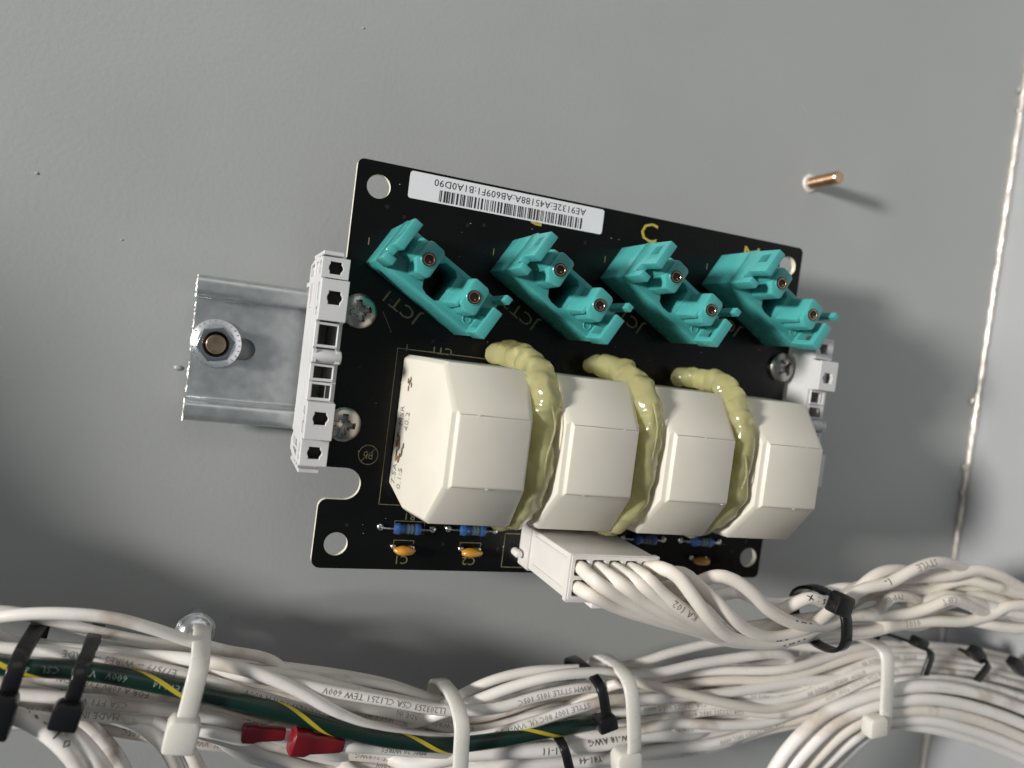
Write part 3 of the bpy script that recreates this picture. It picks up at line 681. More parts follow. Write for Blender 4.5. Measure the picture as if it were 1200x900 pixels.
# ------------------------------------------------------------------ resistors and capacitors along the lower edge
def resistor(x0, x1, y, dim=1.0):
    c = Vector(((x0+x1)/2, y, ZB+1.4)); mx = Matrix.Translation(c) @ Matrix.Rotation(PI/2, 4, 'Y'); L_ = 3.15
    bm = B(); prof = [(0.5, -L_-0.25), (1.2, -L_), (1.45, -L_+0.7), (1.35, -L_+1.3), (1.18, -L_+1.7), (1.18, L_-1.7), (1.35, L_-1.3), (1.45, L_-0.7), (1.2, L_), (0.5, L_+0.25)]
    lathe(bm, prof, (0, 0, 0), 20, mx); o = obj('resistor', bm, 'resistor', pcb)
    for q, mname in ((-0.9, 'bandr'), (0.1, 'bandg'), (0.95, 'bandg'), (1.5, 'bandr')):
        bm = B(); lathe(bm, [(1.1, q-0.2), (1.22, q-0.19), (1.22, q+0.19), (1.1, q+0.2)], (0, 0, 0), 20, mx); obj('band', bm, mname, o, off=(0, 0, ZB))
    bm = B(); tube(bm, catmull([(x0, y, ZB+0.2), (x0+0.2, y, ZB+1.0), (x0+1.2, y, ZB+1.4), (c.x-L_, y, ZB+1.4)], .3), 0.28, 8); tube(bm, catmull([(c.x+L_, y, ZB+1.4), (x1-1.2, y, ZB+1.4), (x1-0.2, y, ZB+1.0), (x1, y, ZB+0.2)], .3), 0.28, 8)
    obj('lead', bm, 'solder', o, off=(0, 0, ZB))
    for x in (x0, x1):
        bm = B(); blob(bm, (x, y, ZB+0.3), 0.95, (1, 1, 0.75), x, 2, 0.1); obj('solder_joint', bm, 'solder', o, off=(0, 0, ZB))
def capacitor(x, y):
    bm = B(); blob(bm, (x+0.3, y, ZB+2.0), 1.0, (2.75, 1.15, 1.6), x, 3, 0.12); o = obj('capacitor', bm, 'cap', pcb)
    bm = B(); blob(bm, (x-2.2, y+0.5, ZB+0.35), 0.75, (1, 1, 0.8), x, 2, 0.1); obj('solder_joint', bm, 'solder', o, off=(0, 0, ZB))
    bm = B(); blob(bm, (x+2.4, y+0.4, ZB+0.35), 0.75, (1, 1, 0.8), x+3, 2, 0.1); obj('solder_joint', bm, 'solder', o, off=(0, 0, ZB))
    bm = B(); tube(bm, [Vector((x-2.2, y+0.5, ZB+.2)), Vector((x-1.5, y+.2, ZB+1.2)), Vector((x-0.8, y, ZB+1.6))], 0.25, 6); tube(bm, [Vector((x+2.4, y+0.4, ZB+.2)), Vector((x+2.0, y+.2, ZB+1.2)), Vector((x+1.6, y, ZB+1.6))], 0.25, 6); obj('lead', bm, 'solder', o, off=(0, 0, ZB))
resistor(-48.0, -35.2, -37.2); resistor(-31.2, -19.0, -36.9); resistor(17.5, 30.0, -37.4); resistor(35.5, 48.0, -37.4)
capacitor(-42.2, -42.3); capacitor(-25.2, -42.3); capacitor(41.8, -42.6)
bm = B(); lathe(bm, [(1.0, 0), (1.05, 2.8), (0.75, 3.6)], (-12.9, -42.0, ZB+0.05), 20); obj('header_peg', bm, 'plug', pcb)
# header shroud under the plug
bm = B(); plate(bm, rrect(-11.7, 11.1, -45.2, -34.2, 0.5), [rrect(-11.3, 10.5, -44.9, -34.6, 0.4)], ZB+0.03, ZB+6.0); obj('header', bm, 'plug', pcb)

# ================================================================== WHITE PLUG
plug = thing('plug_connector', (-0.4, -39.7, ZB+1), 'tall white nylon plug pushed onto the board below the transformers', 'connector')
X0, X1, Y0, Y1, ZT = -11.2, 10.6, -44.8, -34.7, 55.0
cell = (X1-X0-0.9)/5
holes = []
for i in range(5):
    for j in range(2): holes.append(rrect(X0+0.85+cell*i, X0+0.85+cell*i+cell-0.85, (Y0+0.95, Y0+5.5)[j], (Y0+4.65, Y1-0.85)[j], 0.5, 3))
bm = B(); plate(bm, rrect(X0, X1, Y0, Y1, 0.35, 3), holes, ZB+1.0, ZT); obj('housing', bm, 'plug', plug, bevel=0.12, seg=1)
bm = B(); box(bm, X0+0.4, X1-0.4, Y0+0.4, Y1-0.4, ZB+1.2, ZT-9); obj('housing_floor', bm, 'plug', plug)
bm = B(); plate(bm, rrect(X0-0.45, X1+0.45, Y0-0.45, Y1+0.3, 0.4, 3), [rrect(X0-0.02, X1+0.02, Y0-0.02, Y1+0.02, 0.3, 3)], ZT-1.7, ZT-0.25); obj('rim', bm, 'plug', plug, bevel=0.12, seg=1)
bm = B(); box(bm, -4.2, 3.4, Y0-2.3, Y0-1.0, 36, ZT-1.5); box(bm, -4.2, 3.4, Y0-1.0, Y0+0.3, 40, 43); obj('latch', bm, 'plug', plug, bevel=0.25)
for y in (Y0+1.5, Y1-1.7):
    bm = B(); box(bm, X0-0.35, X0+0.02, y, y+0.6, 34, ZT-2); obj('side_rib', bm, 'plug', plug, bevel=0.08, seg=1)

# ================================================================== WIRES
TXT = ['E77579  WIRES -- MADE IN', '600V  VW-1  CSA  TEW 105C', 'FOR A 600V TYPE TEW', 'CSA CL1251 105C 600V', 'AWM STYLE 1015 16AWG', 'LL203253 CSA CL1251 TEW 600V']
def wire(label, P, r, m='wire', group=None, texts=(), ink='faintink', step=1.5, n=12, name='wire', cat='wire'):
    pts = catmull(P, step); fr = frames(pts); base = pts[0].copy()
    bm = B(); tube(bm, pts, r, n, fr)
    o = obj(name, bm, m, None, off=base, ang=60); tag(o, label, cat, group)
    for (s, size, s0, ang, inkm) in texts:
        bm = B(); wrap_text(bm, s, size, pts, fr, r, s0, ang)
        if len(bm.faces): obj('print', bm, inkm or ink, o, off=base)
    return o, pts, fr

# ---- main bundle: hexagonally packed wires following a shared centre line
CL = [((-350, 2, 92), 17), ((-275, -26, 64), 16), ((-205, -48, 40), 14), ((-152, -59, 27), 11.5), ((-131.17, -73.39, 20.00), 9.64), ((-124.12, -74.68, 20.00), 9.42), ((-109.44, -76.42, 20.00), 9.34), ((-85.56, -79.50, 21.00), 10.73), ((-65.33, -82.92, 21.00), 12.38), ((-44.35, -87.67, 21.00), 12.24),  # first points: unseen run of the bundle, bent to shade the panel's lower left
      ((-19.25, -93.18, 21.00), 11.04), ((4.10, -90.44, 22.00), 12.80), ((28.73, -88.01, 23.00), 12.56), ((50.51, -84.74, 24.00), 13.67), ((74.71, -81.85, 25.00), 12.61)]
UP = [((108.78, -73.20, 27.00), 7.09), ((141.24, -74.71, 27.00), 7.70), ((169.46, -79.71, 27.00), 8.58), ((219.86, -93.62, 27.00), 9.48)]
LO = [((112.09, -85.63, 26.00), 6.37), ((145.06, -88.02, 26.00), 7.23), ((174.14, -95.69, 26.00), 7.53), ((226.66, -116.34, 26.00), 9.31)]
d = 3.0; RW = 1.27
slots = []
for q in range(-4, 5):
    for s_ in range(-4, 5):
        if abs(q+s_) <= 4: slots.append(((q+s_*0.5), s_*0.8660254))
slots = [(a, b) for a, b in slots if b > -1.9 and math.hypot(a, b) < 4.1]
GRP = 'white wires of the long main bundle'
nw = 0
for j, (a, b) in enumerate(slots):
    rw = random.Random(100+j); P = []; pA, pB = rw.uniform(0, 6.28), rw.uniform(0, 6.28)
    upper = (a > -0.4)
    seq = CL+(UP if upper else LO)
    if j % 2: seq = [((-345, 26, 84), 18), ((-270, -12, 56), 17), ((-205, -44, 36), 13.5)]+seq[3:]      # every other unseen run goes lower, to spread the shade it casts
    for i, (c, R_) in enumerate(seq):
        c = Vector(c)
        if i < len(CL):
            th = 0.22*math.sin(i*0.9+0.6)+0.05*max(0, i-3); k = R_/4.45
            pinch = i in (0, 1, 2, 3, 6, 7, 10, 12)
            ja = (0.06 if pinch else 0.42)*math.sin(pA+i*1.9); jb = (0.06 if pinch else 0.30)*math.sin(pB+i*2.3)
            aa, bb = a*math.cos(th)-b*math.sin(th), a*math.sin(th)+b*math.cos(th)
            nxt = Vector(seq[min(i+1, len(seq)-1)][0])-Vector(seq[max(i-1, 0)][0]); UPV = Vector((0, 0, 1))
            nxt.z = 0
            T = nxt.normalized(); Bp = UPV.cross(T).normalized()
            P.append(c+Bp*(aa+ja)*k+UPV*(bb+jb)*min(k, 2.35 if i > 2 else 3.2))
        else:
            nxt = Vector(seq[min(i+1, len(seq)-1)][0])-Vector(seq[i-1][0]); nxt.z = 0; T = nxt.normalized(); Bp = Vector((-T.y, T.x, 0)); k = R_/(2.7 if upper else 2.5)
            ca = (1.8 if upper else -2.2)
            P.append(c+Bp*((a-ca)*1.0)*k+Vector((0, 0, 1))*(b*min(k, 2.5)*0.9))
    texts = []
    if b > 1.2:
        L_ = 250+rw.uniform(0, 30)
        while L_ < 540:
            texts.append((TXT[rw.randrange(len(TXT))], 1.75, L_+30, rw.uniform(-0.5, 0.6), 'faintink' if rw.random() < 0.75 else 'greyink')); L_ += rw.uniform(38, 70)
    mt = 'wiregrey' if b < 0.8 or rw.random() < 0.3 else ('wirewarm' if rw.random() < 0.25 else 'wire')
    wire('white wire of the long bundle that passes under the thin black ties at the right' if upper else 'white wire of the long bundle that dips behind the bright curved group at the right', P, RW, mt, 'white bundle wires leading to the thin black ties' if upper else 'white bundle wires dipping behind the bright curved group', texts, n=10, step=2.2)
    nw += 1

def sink(P, a=True, b=True):
    """let the ends of a wire dip into the heart of the bundle"""
    P = [Vector(p) for p in P]; cs = [Vector(c) for c, _ in CL[3:]]+[Vector(c) for c, _ in UP]
    for end in (1, 0):
        if (end and not b) or (not end and not a): continue
        p, q = (P[-1], P[-2]) if end else (P[0], P[1]); d_ = (p-q); d_.z = 0; d_.normalize()
        for dist, f in ((9, 0.55), (20, 1.0)):
            e = p+d_*dist
            best = min(((e-(x+(y-x)*t)).length, x+(y-x)*t) for x, y in zip(cs, cs[1:]) for t in (0, .25, .5, .75, 1)) if False else None
            bd = 1e9
            for x, y in zip(cs, cs[1:]):
                for t in (0, .2, .4, .6, .8):
                    c_ = x+(y-x)*t; dd = abs(e.x-c_.x)
                    if dd < bd: bd = dd; cc = c_
            n_ = e.lerp(Vector((e.x, cc.y, cc.z-2)), f)
            (P.append(n_) if end else P.insert(0, n_))
    return P
# ---- single wires lying over the bundle
wire('uppermost wire of the bundle, arching above the two black ties at the left', sink([(-131.91, -59.63, 30.00), (-126.08, -57.72, 31.00), (-119.22, -55.96, 33.00), (-111.62, -55.41, 34.00), (-103.04, -56.28, 34.00), (-94.83, -59.01, 33.00), (-87.02, -62.61, 31.00), (-80.23, -65.79, 28.00), (-68.89, -70.19, 24.00)], False, True), RW, 'wire')
wire('white wire behind the arching one, leaving the frame at the top left', sink([(-133.52, -59.57, 24.00), (-125.97, -58.13, 25.00), (-118.22, -59.19, 25.00), (-106.75, -62.52, 25.00), (-96.51, -64.86, 25.00), (-83.95, -68.34, 23.00)], False, True), RW, 'wiregrey')
wire('glossy white wire crossing down over its neighbours between the two left pale ties', sink([(-99.29, -66.19, 30.00), (-88.35, -65.52, 33.00), (-80.24, -66.15, 35.00), (-71.67, -68.15, 36.50), (-63.18, -71.99, 37.00), (-54.17, -77.37, 37.00), (-44.87, -81.62, 36.50), (-34.33, -84.46, 36.00), (-23.29, -86.21, 35.00), (-10.50, -85.56, 33.00), (5.20, -84.75, 29.00)], True, True), 1.4, 'wire')
wire('white wire with printed text just above the green wire at the left', sink([(-128.05, -62.42, 33.00), (-113.16, -63.26, 34.00), (-103.71, -64.42, 35.00), (-93.93, -66.59, 35.00), (-83.66, -69.42, 35.00), (-72.79, -73.37, 34.50), (-63.12, -77.33, 33.00), (-50.57, -82.54, 30.00), (-34.67, -87.83, 26.00)], False, True), 1.36, 'wire', None,
     [('E77579 -- WIRES -- MADE', 1.9, (-89.78, -67.05, 35.00), 0, 'greyink'), ('CSA TYPE TEW FOR A 600V', 1.9, (-52.91, -80.72, 31.00), 0, 'greyink')])
wire('white wire with dense printed text right of the first pale tie, above the green wire', sink([(-86.43, -68.26, 31.00), (-75.04, -68.93, 34.50), (-65.98, -70.27, 35.50), (-54.57, -72.73, 36.00), (-42.58, -75.15, 36.00), (-29.65, -78.17, 35.00), (-16.69, -78.29, 35.00), (-3.02, -75.82, 34.00), (11.72, -74.99, 33.00)], True, True), 1.36, 'wire', None,
     [('LL203253 CSA CL1251 TEW 600V', 2.0, (-29.65, -78.17, 35.00), 0.1, 'greyink'), ('AWM STYLE 1015 105C', 1.9, (8.76, -74.89, 34.00), 0.1, 'greyink')])
wire('white wire lying under the green wire at the far left', sink([(-127.25, -71.81, 33.00), (-116.84, -72.05, 34.00), (-107.61, -73.03, 34.50), (-98.02, -74.24, 35.00), (-88.88, -75.89, 35.00), (-81.02, -78.39, 34.00), (-71.78, -82.00, 33.00), (-61.87, -86.70, 31.00), (-51.39, -91.21, 29.00)], False, True), 1.36, 'wire', None, [('CSA FT1 VW-1', 1.8, (-98.02, -74.24, 35.00), 0.1, 'greyink')])
wire('printed white wire second below the green wire at the far left', sink([(-127.43, -75.65, 31.00), (-116.81, -75.73, 32.50), (-107.49, -76.59, 33.00), (-97.85, -77.92, 33.00), (-88.55, -80.52, 32.00), (-78.61, -84.58, 31.00), (-64.86, -91.70, 28.00), (-50.43, -96.93, 27.00)], False, True), 1.36, 'wiregrey', None, [('MADE IN  AWM 1015', 1.8, (-99.49, -77.67, 33.00), 0.1, 'greyink')])
wire('white wire bulging over the top of the bundle left of the middle black tie', sink([(-28.55, -80.27, 32.00), (-21.65, -77.33, 33.00), (-12.50, -73.56, 34.00), (-1.84, -70.62, 35.00), (10.28, -70.26, 34.50), (26.41, -71.76, 33.00), (45.44, -69.33, 32.00), (73.00, -68.69, 30.00)], True, True), 1.36, 'wire')
wire('topmost thin wire of the bundle between the two middle pale ties', sink([(-26.09, -82.23, 24.00), (-16.58, -75.46, 27.00), (-5.72, -72.43, 28.00), (8.25, -71.66, 29.00), (23.36, -70.84, 29.00), (36.15, -67.54, 29.00), (53.24, -65.25, 28.00), (78.33, -67.19, 27.00), (108.08, -69.43, 27.00), (141.82, -71.76, 26.00), (178.49, -77.43, 26.00)], True, True), 1.3, 'wiregrey')
wire('printed white wire curving up along the middle of the bundle beside the middle black tie', sink([(-28.40, -85.81, 34.00), (-18.00, -85.02, 35.00), (-7.58, -82.05, 36.00), (3.61, -79.08, 36.00), (15.99, -77.37, 35.00), (31.99, -77.96, 34.00), (51.68, -77.69, 33.00), (75.63, -75.94, 32.00), (101.71, -74.52, 31.00)], True, True), 1.36, 'wire', None, [('STYLE 1007 80C UL VW-1 SC', 1.9, (8.79, -78.44, 35.00), 0.0, 'greyink')])
wire('white wire rippling along the lower side of the bundle right of the middle pale tie', sink([(3.75, -87.19, 33.00), (20.41, -86.66, 34.00), (35.75, -85.12, 34.00), (52.39, -86.39, 34.00), (67.62, -86.64, 33.00), (87.12, -83.39, 31.00), (109.40, -81.91, 28.00)], True, True), 1.36, 'wire')
wire('white wire crossing downward between the middle and right pale ties', sink([(18.43, -73.39, 34.00), (33.66, -75.71, 35.00), (50.16, -79.36, 35.50), (67.55, -82.20, 34.00), (85.64, -80.06, 32.00), (106.63, -77.73, 30.00)], True, True), 1.36, 'wirewarm')
wire('bottom wire with large black print under the green wire at lower centre', sink([(-35.17, -93.06, 31.00), (-23.22, -90.43, 33.00), (-10.52, -89.56, 34.50), (0.82, -89.54, 35.00), (12.75, -88.91, 35.00), (28.97, -88.54, 33.00), (47.25, -89.58, 30.00)], True, True), 1.9, 'wire', None, [('TEW-18 AWG', 2.3, (23.89, -89.19, 33.00), -0.3, 'ink'), ('YR1-11', 2.4, (3.68, -89.71, 35.00), 0.2, 'ink')])
wire('lowest white wire along the bottom edge at lower centre', sink([(-44.81, -97.12, 30.00), (-26.35, -95.36, 31.00), (-9.34, -94.13, 33.00), (4.50, -94.12, 33.50), (19.51, -94.00, 33.00), (38.93, -93.43, 31.00), (59.91, -92.72, 29.00)], True, True), 1.8, 'wire', None, [('Y81-44', 2.2, (14.51, -94.14, 33.00), -0.1, 'ink')])
wire('sagging white wire below the red terminals', sink([(-85.21, -81.21, 27.00), (-79.31, -86.39, 27.00), (-73.39, -90.50, 27.00), (-65.58, -93.21, 27.00), (-56.54, -95.87, 27.00), (-45.66, -101.43, 26.00)], True, True), 1.36, 'wiregrey')
wire('white wire ending in the larger red terminal', sink([(-53.77, -84.06, 37.00), (-45.25, -85.87, 36.00), (-34.69, -87.83, 35.00), (-22.84, -90.98, 32.00), (-7.69, -95.30, 29.00)], True, True), 1.45, 'wire', None, [('MMS 20 WIRES', 1.7, (-32.60, -87.96, 35.00), 0.2, 'greyink')])
wire('white wire ending in the smaller red terminal', sink([(-73.29, -82.32, 36.00), (-80.75, -80.92, 35.00), (-89.40, -79.98, 33.00), (-99.63, -79.48, 30.00)], True, True), 1.4, 'wire')

# ---- green and yellow earth wire
GP = [(-129.97, -63.53, 36.00), (-121.31, -65.00, 36.50), (-113.93, -65.29, 37.00), (-104.81, -66.37, 37.00), (-95.18, -68.35, 37.50), (-84.29, -71.00, 38.00), (-72.91, -73.77, 38.50), (-61.81, -77.27, 38.50), (-50.03, -81.39, 38.00), (-39.82, -83.99, 37.50), (-27.13, -85.79, 37.00), (-14.28, -85.05, 37.00), (-0.41, -83.92, 36.00), (10.34, -84.14, 33.50), (21.72, -85.97, 29.00), (34.15, -88.01, 24.00), (57.59, -89.41, 19.00)]
go, gpts, gfr = wire('thick green wire with a yellow spiral stripe, printed in pale letters', GP, 1.8, 'green', None, [('600V   VW-1   CSL   4PD', 1.9, (-98.39, -67.51, 38.00), 0.1, 'greenink'), ('TEW 14', 1.8, (-87.70, -69.98, 38.00), 0, 'greenink')], name='earth_wire')
bm = B(); Ls = [0.0]
for a, b in zip(gpts, gpts[1:]): Ls.append(Ls[-1]+(b-a).length)
prev = None
dense = catmull(GP, 0.5); dfr = frames(dense); Ld = 0
for i, p in enumerate(dense):
    if i: Ld += (dense[i]-dense[i-1]).length
    T, Nn, Bn = dfr[i]; a0 = 2*PI*(Ld-41.5)/29.5; row = []
    for k in range(4):
        a = a0+(k-1.5)*0.17; row.append(bm.verts.new(p+(Nn*math.cos(a)+Bn*math.sin(a))*1.85))
    if prev:
        for k in range(3): bm.faces.new((prev[k], prev[k+1], row[k+1], row[k]))
    prev = row
obj('yellow_stripe', bm, 'yellow', go, off=gpts[0])

def run_on(P, first=False):
    """carry a dropping wire on past the cabinet's next bracket"""
    P = [Vector(p) for p in P]
    if first: P = P[::-1]
    d_ = (P[-1]-P[-2]); d_.z = 0; d_.normalize(); d_ = (d_*0.35+Vector((0, -1, 0))).normalized()
    P += [P[-1]+d_*25+Vector((0, 0, -5)), P[-1]+d_*60+Vector((0, 0, -12)), P[-1]+d_*130+Vector((0, 0, -20))]
    return P[::-1] if first else P
# ---- wires hanging down at the lower left
wire('thick white wire marked in black, dropping out of frame at the lower left corner', run_on([(-129.67, -73.46, 34.00), (-121.85, -73.72, 37.00), (-115.63, -74.55, 39.00), (-110.68, -77.03, 41.00), (-106.65, -80.82, 42.00), (-103.84, -85.47, 42.00), (-101.40, -92.23, 42.00)]), 1.75, 'wire', None, [('0 1  - - .', 2.8, (-108.05, -79.30, 41.50), -0.5, 'ink'), ('- .', 2.6, (-114.02, -75.23, 39.50), -0.7, 'ink')])
wire('white wire second from the left where they drop under the black ties', run_on([(-117.58, -75.75, 36.00), (-110.99, -76.11, 38.00), (-106.28, -78.46, 40.00), (-102.47, -82.31, 41.00), (-99.24, -87.41, 41.00), (-96.35, -93.27, 41.00)]), 1.8, 'wire')
wire('dull white wire behind the two that drop at the lower left', run_on([(-112.74, -79.13, 28.00), (-106.74, -80.75, 29.00), (-102.43, -84.15, 30.00), (-99.09, -88.43, 30.00), (-96.54, -94.21, 30.00)]), 1.75, 'wiregrey')
wire('white wire dropping left of the first pale tie head', run_on([(-101.27, -78.19, 31.00), (-94.70, -80.09, 33.00), (-91.06, -82.22, 35.00), (-88.35, -85.53, 36.00), (-86.16, -90.67, 36.00), (-84.57, -96.37, 36.00)]), 1.55, 'wire')
wire('white wire dropping behind the first pale tie head', run_on([(-96.35, -78.40, 31.00), (-91.08, -79.90, 33.00), (-87.04, -82.70, 34.50), (-84.30, -86.06, 35.50), (-81.74, -91.00, 36.00), (-79.76, -96.79, 36.00)]), 1.6, 'wire')

# ---- bright group curving up at the lower right
dl = ['outermost wire of the bright group curving up from the bottom at the lower right', 'second wire from outside in the group curving up at the lower right', 'middle wire of the group curving up at the lower right', 'fourth wire from outside in the group curving up at the lower right', 'fifth wire from outside in the group curving up at the lower right', 'innermost wire of the group curving up at the lower right']
for k in range(6):
    zz = 43-1.2*abs(k-1.5)
    P = [Vector(p) for p in (((63.11, -109.12, 38.00), (65.29, -97.26, 40.00), (69.25, -88.78, 41.50), (77.82, -80.53, 42.50), (93.19, -75.29, 43.00), (112.12, -73.16, 43.00), (134.50, -76.14, 42.00), (165.61, -85.12, 41.00), (200.92, -99.46, 40.00)),
         ((69.00, -109.64, 38.00), (70.87, -97.66, 40.00), (74.84, -90.56, 41.50), (82.19, -83.16, 42.50), (95.05, -78.57, 43.00), (112.86, -77.00, 43.00), (135.42, -80.66, 42.00), (166.70, -90.18, 41.00), (202.30, -105.43, 40.00)),
         ((76.90, -111.53, 36.00), (78.20, -99.28, 38.00), (81.33, -92.72, 40.00), (86.75, -86.33, 41.50), (96.71, -81.37, 42.50), (114.12, -80.60, 42.50), (136.86, -84.68, 41.50), (169.20, -95.29, 40.00), (205.05, -110.62, 39.00)),
         ((84.12, -113.37, 34.00), (85.13, -100.87, 36.00), (87.85, -94.93, 38.00), (91.83, -89.35, 40.00), (98.89, -84.20, 41.50), (115.28, -83.71, 42.00), (138.30, -88.72, 41.00), (170.83, -99.60, 39.50), (207.83, -115.87, 38.00)),
         ((91.27, -115.80, 31.00), (92.63, -103.05, 33.00), (95.44, -96.99, 35.00), (97.81, -91.47, 37.50), (103.22, -86.15, 39.50), (117.56, -86.88, 40.50), (140.93, -92.58, 39.50), (173.80, -103.72, 38.00), (210.26, -119.66, 37.00)),
         ((77.60, -113.99, 32.00), (79.60, -101.58, 34.00), (82.53, -91.39, 36.00), (89.86, -82.72, 37.50), (99.38, -75.79, 38.50), (116.58, -73.27, 39.00), (138.66, -75.45, 38.50), (169.32, -83.06, 38.00), (204.78, -95.91, 37.00)))[k]]
    wire(dl[k], run_on(P, True), 1.78 if k < 4 else 1.6, 'wire' if k != 2 else 'wirewarm', 'bright wires curving up at the lower right', [('- - - - - -', 1.7, (122.40, -73.99, 43.00), 0.3, 'greyink')] if k == 0 else ())

# ---- twisted cable from the plug
RB = 1.56
def cab(label, P, texts=(), m='wirewarm', r=RB): return wire(label, P, r, m, 'cream wires twisted together out of the white plug', texts, step=1.2)
def hole_at(i, j): 
    return (X0+0.85+cell*i+(cell-0.85)/2, (Y0+2.8, Y0+7.4)[j])
hx = [hole_at(i, 0) for i in range(5)]; hy = [hole_at(i, 1) for i in range(5)]
def dive(h, z=49): return [Vector((h[0], h[1], z-3)), Vector((h[0], h[1], z+4.5))]
cab('cream wire leaving the lower left cavity of the white plug', dive(hx[0])+[(-7.95, -42.07, 58.50), (0.14, -45.23, 58.00), (9.90, -48.10, 57.00), (22.01, -51.11, 56.00), (35.89, -54.89, 54.00), (50.36, -55.44, 53.00), (64.05, -54.11, 51.00), (72.03, -54.08, 50.00), (86.51, -53.83, 49.00), (97.85, -50.28, 49.00), (102.90, -47.15, 51.00), (111.88, -44.82, 52.00), (128.73, -48.23, 49.00), (156.22, -54.38, 47.00), (181.91, -57.61, 46.00)], [('1015', 1.9, (22.01, -51.11, 56.00), 0.1, 'greyink'), ('5101', 2.2, (99.42, -50.28, 49.00), 0.2, 'greyink')])
cab('cream wire leaving the upper left cavity of the white plug', dive(hy[0])+[(-7.05, -39.12, 60.00), (0.41, -42.81, 60.00), (10.32, -46.98, 59.00), (23.04, -50.55, 57.50), (37.63, -54.88, 53.00), (56.48, -56.17, 49.00), (71.36, -55.99, 48.00), (82.09, -55.37, 48.00), (91.01, -52.53, 50.00), (102.70, -51.00, 51.00), (114.99, -51.01, 51.00), (124.69, -49.28, 51.00), (131.03, -46.76, 51.00), (150.39, -47.26, 50.00), (176.01, -52.35, 49.00)], [('2MS 8 2', 1.9, (26.62, -51.58, 57.00), -0.1, 'greyink'), ('0101', 2.3, (97.50, -51.70, 51.00), 0.1, 'greyink')])
cab('cream wire leaving the second upper cavity of the white plug', dive(hy[1])+[(-2.22, -38.72, 61.00), (4.97, -42.62, 61.00), (14.63, -47.01, 60.00), (27.82, -51.58, 57.00), (43.24, -54.89, 52.00), (58.37, -54.31, 48.00), (72.62, -52.79, 46.00), (83.18, -51.02, 47.00), (90.37, -51.71, 49.00), (102.28, -53.68, 47.00), (114.38, -51.34, 46.00), (123.09, -51.88, 50.00), (132.36, -53.04, 51.00), (155.60, -54.04, 50.00), (176.76, -55.61, 49.00)])
cab('cream wire leaving the third upper cavity of the white plug', dive(hy[2])+[(2.12, -38.49, 61.50), (7.70, -41.68, 62.00), (15.58, -45.67, 61.00), (26.92, -50.38, 58.00), (41.48, -52.07, 52.00), (56.61, -52.04, 48.00), (69.42, -50.32, 49.00), (75.61, -49.95, 50.00), (81.15, -47.84, 52.00), (83.34, -44.08, 53.50), (89.71, -43.67, 52.50), (101.93, -46.89, 49.00), (111.51, -46.34, 49.00), (122.77, -44.26, 49.00), (142.38, -48.00, 48.00), (177.53, -52.18, 48.00)], [('TYPE', 2.0, (86.87, -44.22, 53.00), 0.1, 'greyink')])
cab('cream wire leaving the lower middle cavities of the white plug', dive(hx[2])+[(5.47, -41.70, 58.00), (12.55, -45.34, 57.50), (22.16, -49.07, 56.00), (35.70, -52.31, 53.00), (49.71, -52.85, 50.00), (64.49, -52.42, 47.00), (78.78, -46.20, 46.00), (89.79, -45.75, 47.00), (97.51, -46.10, 50.00), (108.25, -44.08, 50.00), (122.79, -46.60, 48.00), (139.34, -50.59, 48.00), (182.87, -61.78, 46.00)])
cab('cream wire with faded grey print leaving the fourth upper cavity of the plug', dive(hy[3])+[(3.87, -37.32, 61.50), (8.58, -40.93, 62.50), (13.68, -43.97, 62.50), (21.62, -47.84, 61.00), (36.84, -53.04, 55.00), (54.81, -51.31, 50.00), (67.99, -50.32, 49.00), (79.68, -45.51, 48.00), (87.21, -40.54, 50.00), (94.71, -38.92, 51.00), (105.33, -37.93, 52.00), (116.00, -36.02, 52.00), (124.32, -37.32, 52.00), (133.13, -40.21, 51.00), (155.50, -47.06, 49.00), (177.16, -50.54, 48.00)], [('KA 102', 2.4, (17.02, -46.09, 62.00), 0.0, 'greyink')])
cab('cream wire sweeping over the others in front, leaving the last upper cavity of the plug', dive(hy[4])+[(7.97, -35.29, 61.00), (10.37, -36.16, 63.00), (14.47, -40.39, 64.50), (18.97, -44.79, 64.50), (26.08, -49.68, 63.00), (34.73, -52.15, 61.50), (42.46, -53.03, 60.00), (51.65, -52.21, 58.00), (59.50, -50.64, 56.00), (67.20, -48.07, 54.00), (71.68, -41.77, 54.00), (78.00, -37.54, 53.50), (86.49, -36.67, 52.00), (99.48, -39.22, 49.00), (114.66, -42.03, 47.00), (128.82, -42.51, 48.00), (142.28, -43.46, 50.00), (173.25, -47.14, 50.00)], [('- - -- -', 3.2, (51.65, -52.21, 58.00), 0.75, 'ink')])
cab('cream wire second in front, sweeping low before the black tie', [Vector((4.5, -41, 50)), (8.55, -38.88, 55.00), (15.50, -37.21, 58.00), (18.44, -39.37, 61.00), (21.95, -41.97, 62.50), (26.07, -45.33, 63.00), (32.12, -48.90, 62.00), (39.78, -51.36, 60.50), (49.00, -51.36, 58.50), (56.51, -49.39, 57.00), (64.60, -44.06, 56.00), (71.79, -40.67, 56.00), (79.78, -38.98, 56.00), (87.34, -35.44, 56.00), (95.95, -33.46, 55.00), (108.32, -35.23, 52.00), (123.54, -39.76, 49.00), (139.54, -45.27, 47.00), (181.91, -57.61, 46.00)], [('- --', 3.2, (44.82, -51.77, 59.00), 0.7, 'ink'), ('STYLE', 2.7, (94.78, -33.72, 55.00), 0.0, 'greyink'), ('1-', 3.0, (79.20, -38.99, 56.00), -0.3, 'ink')])
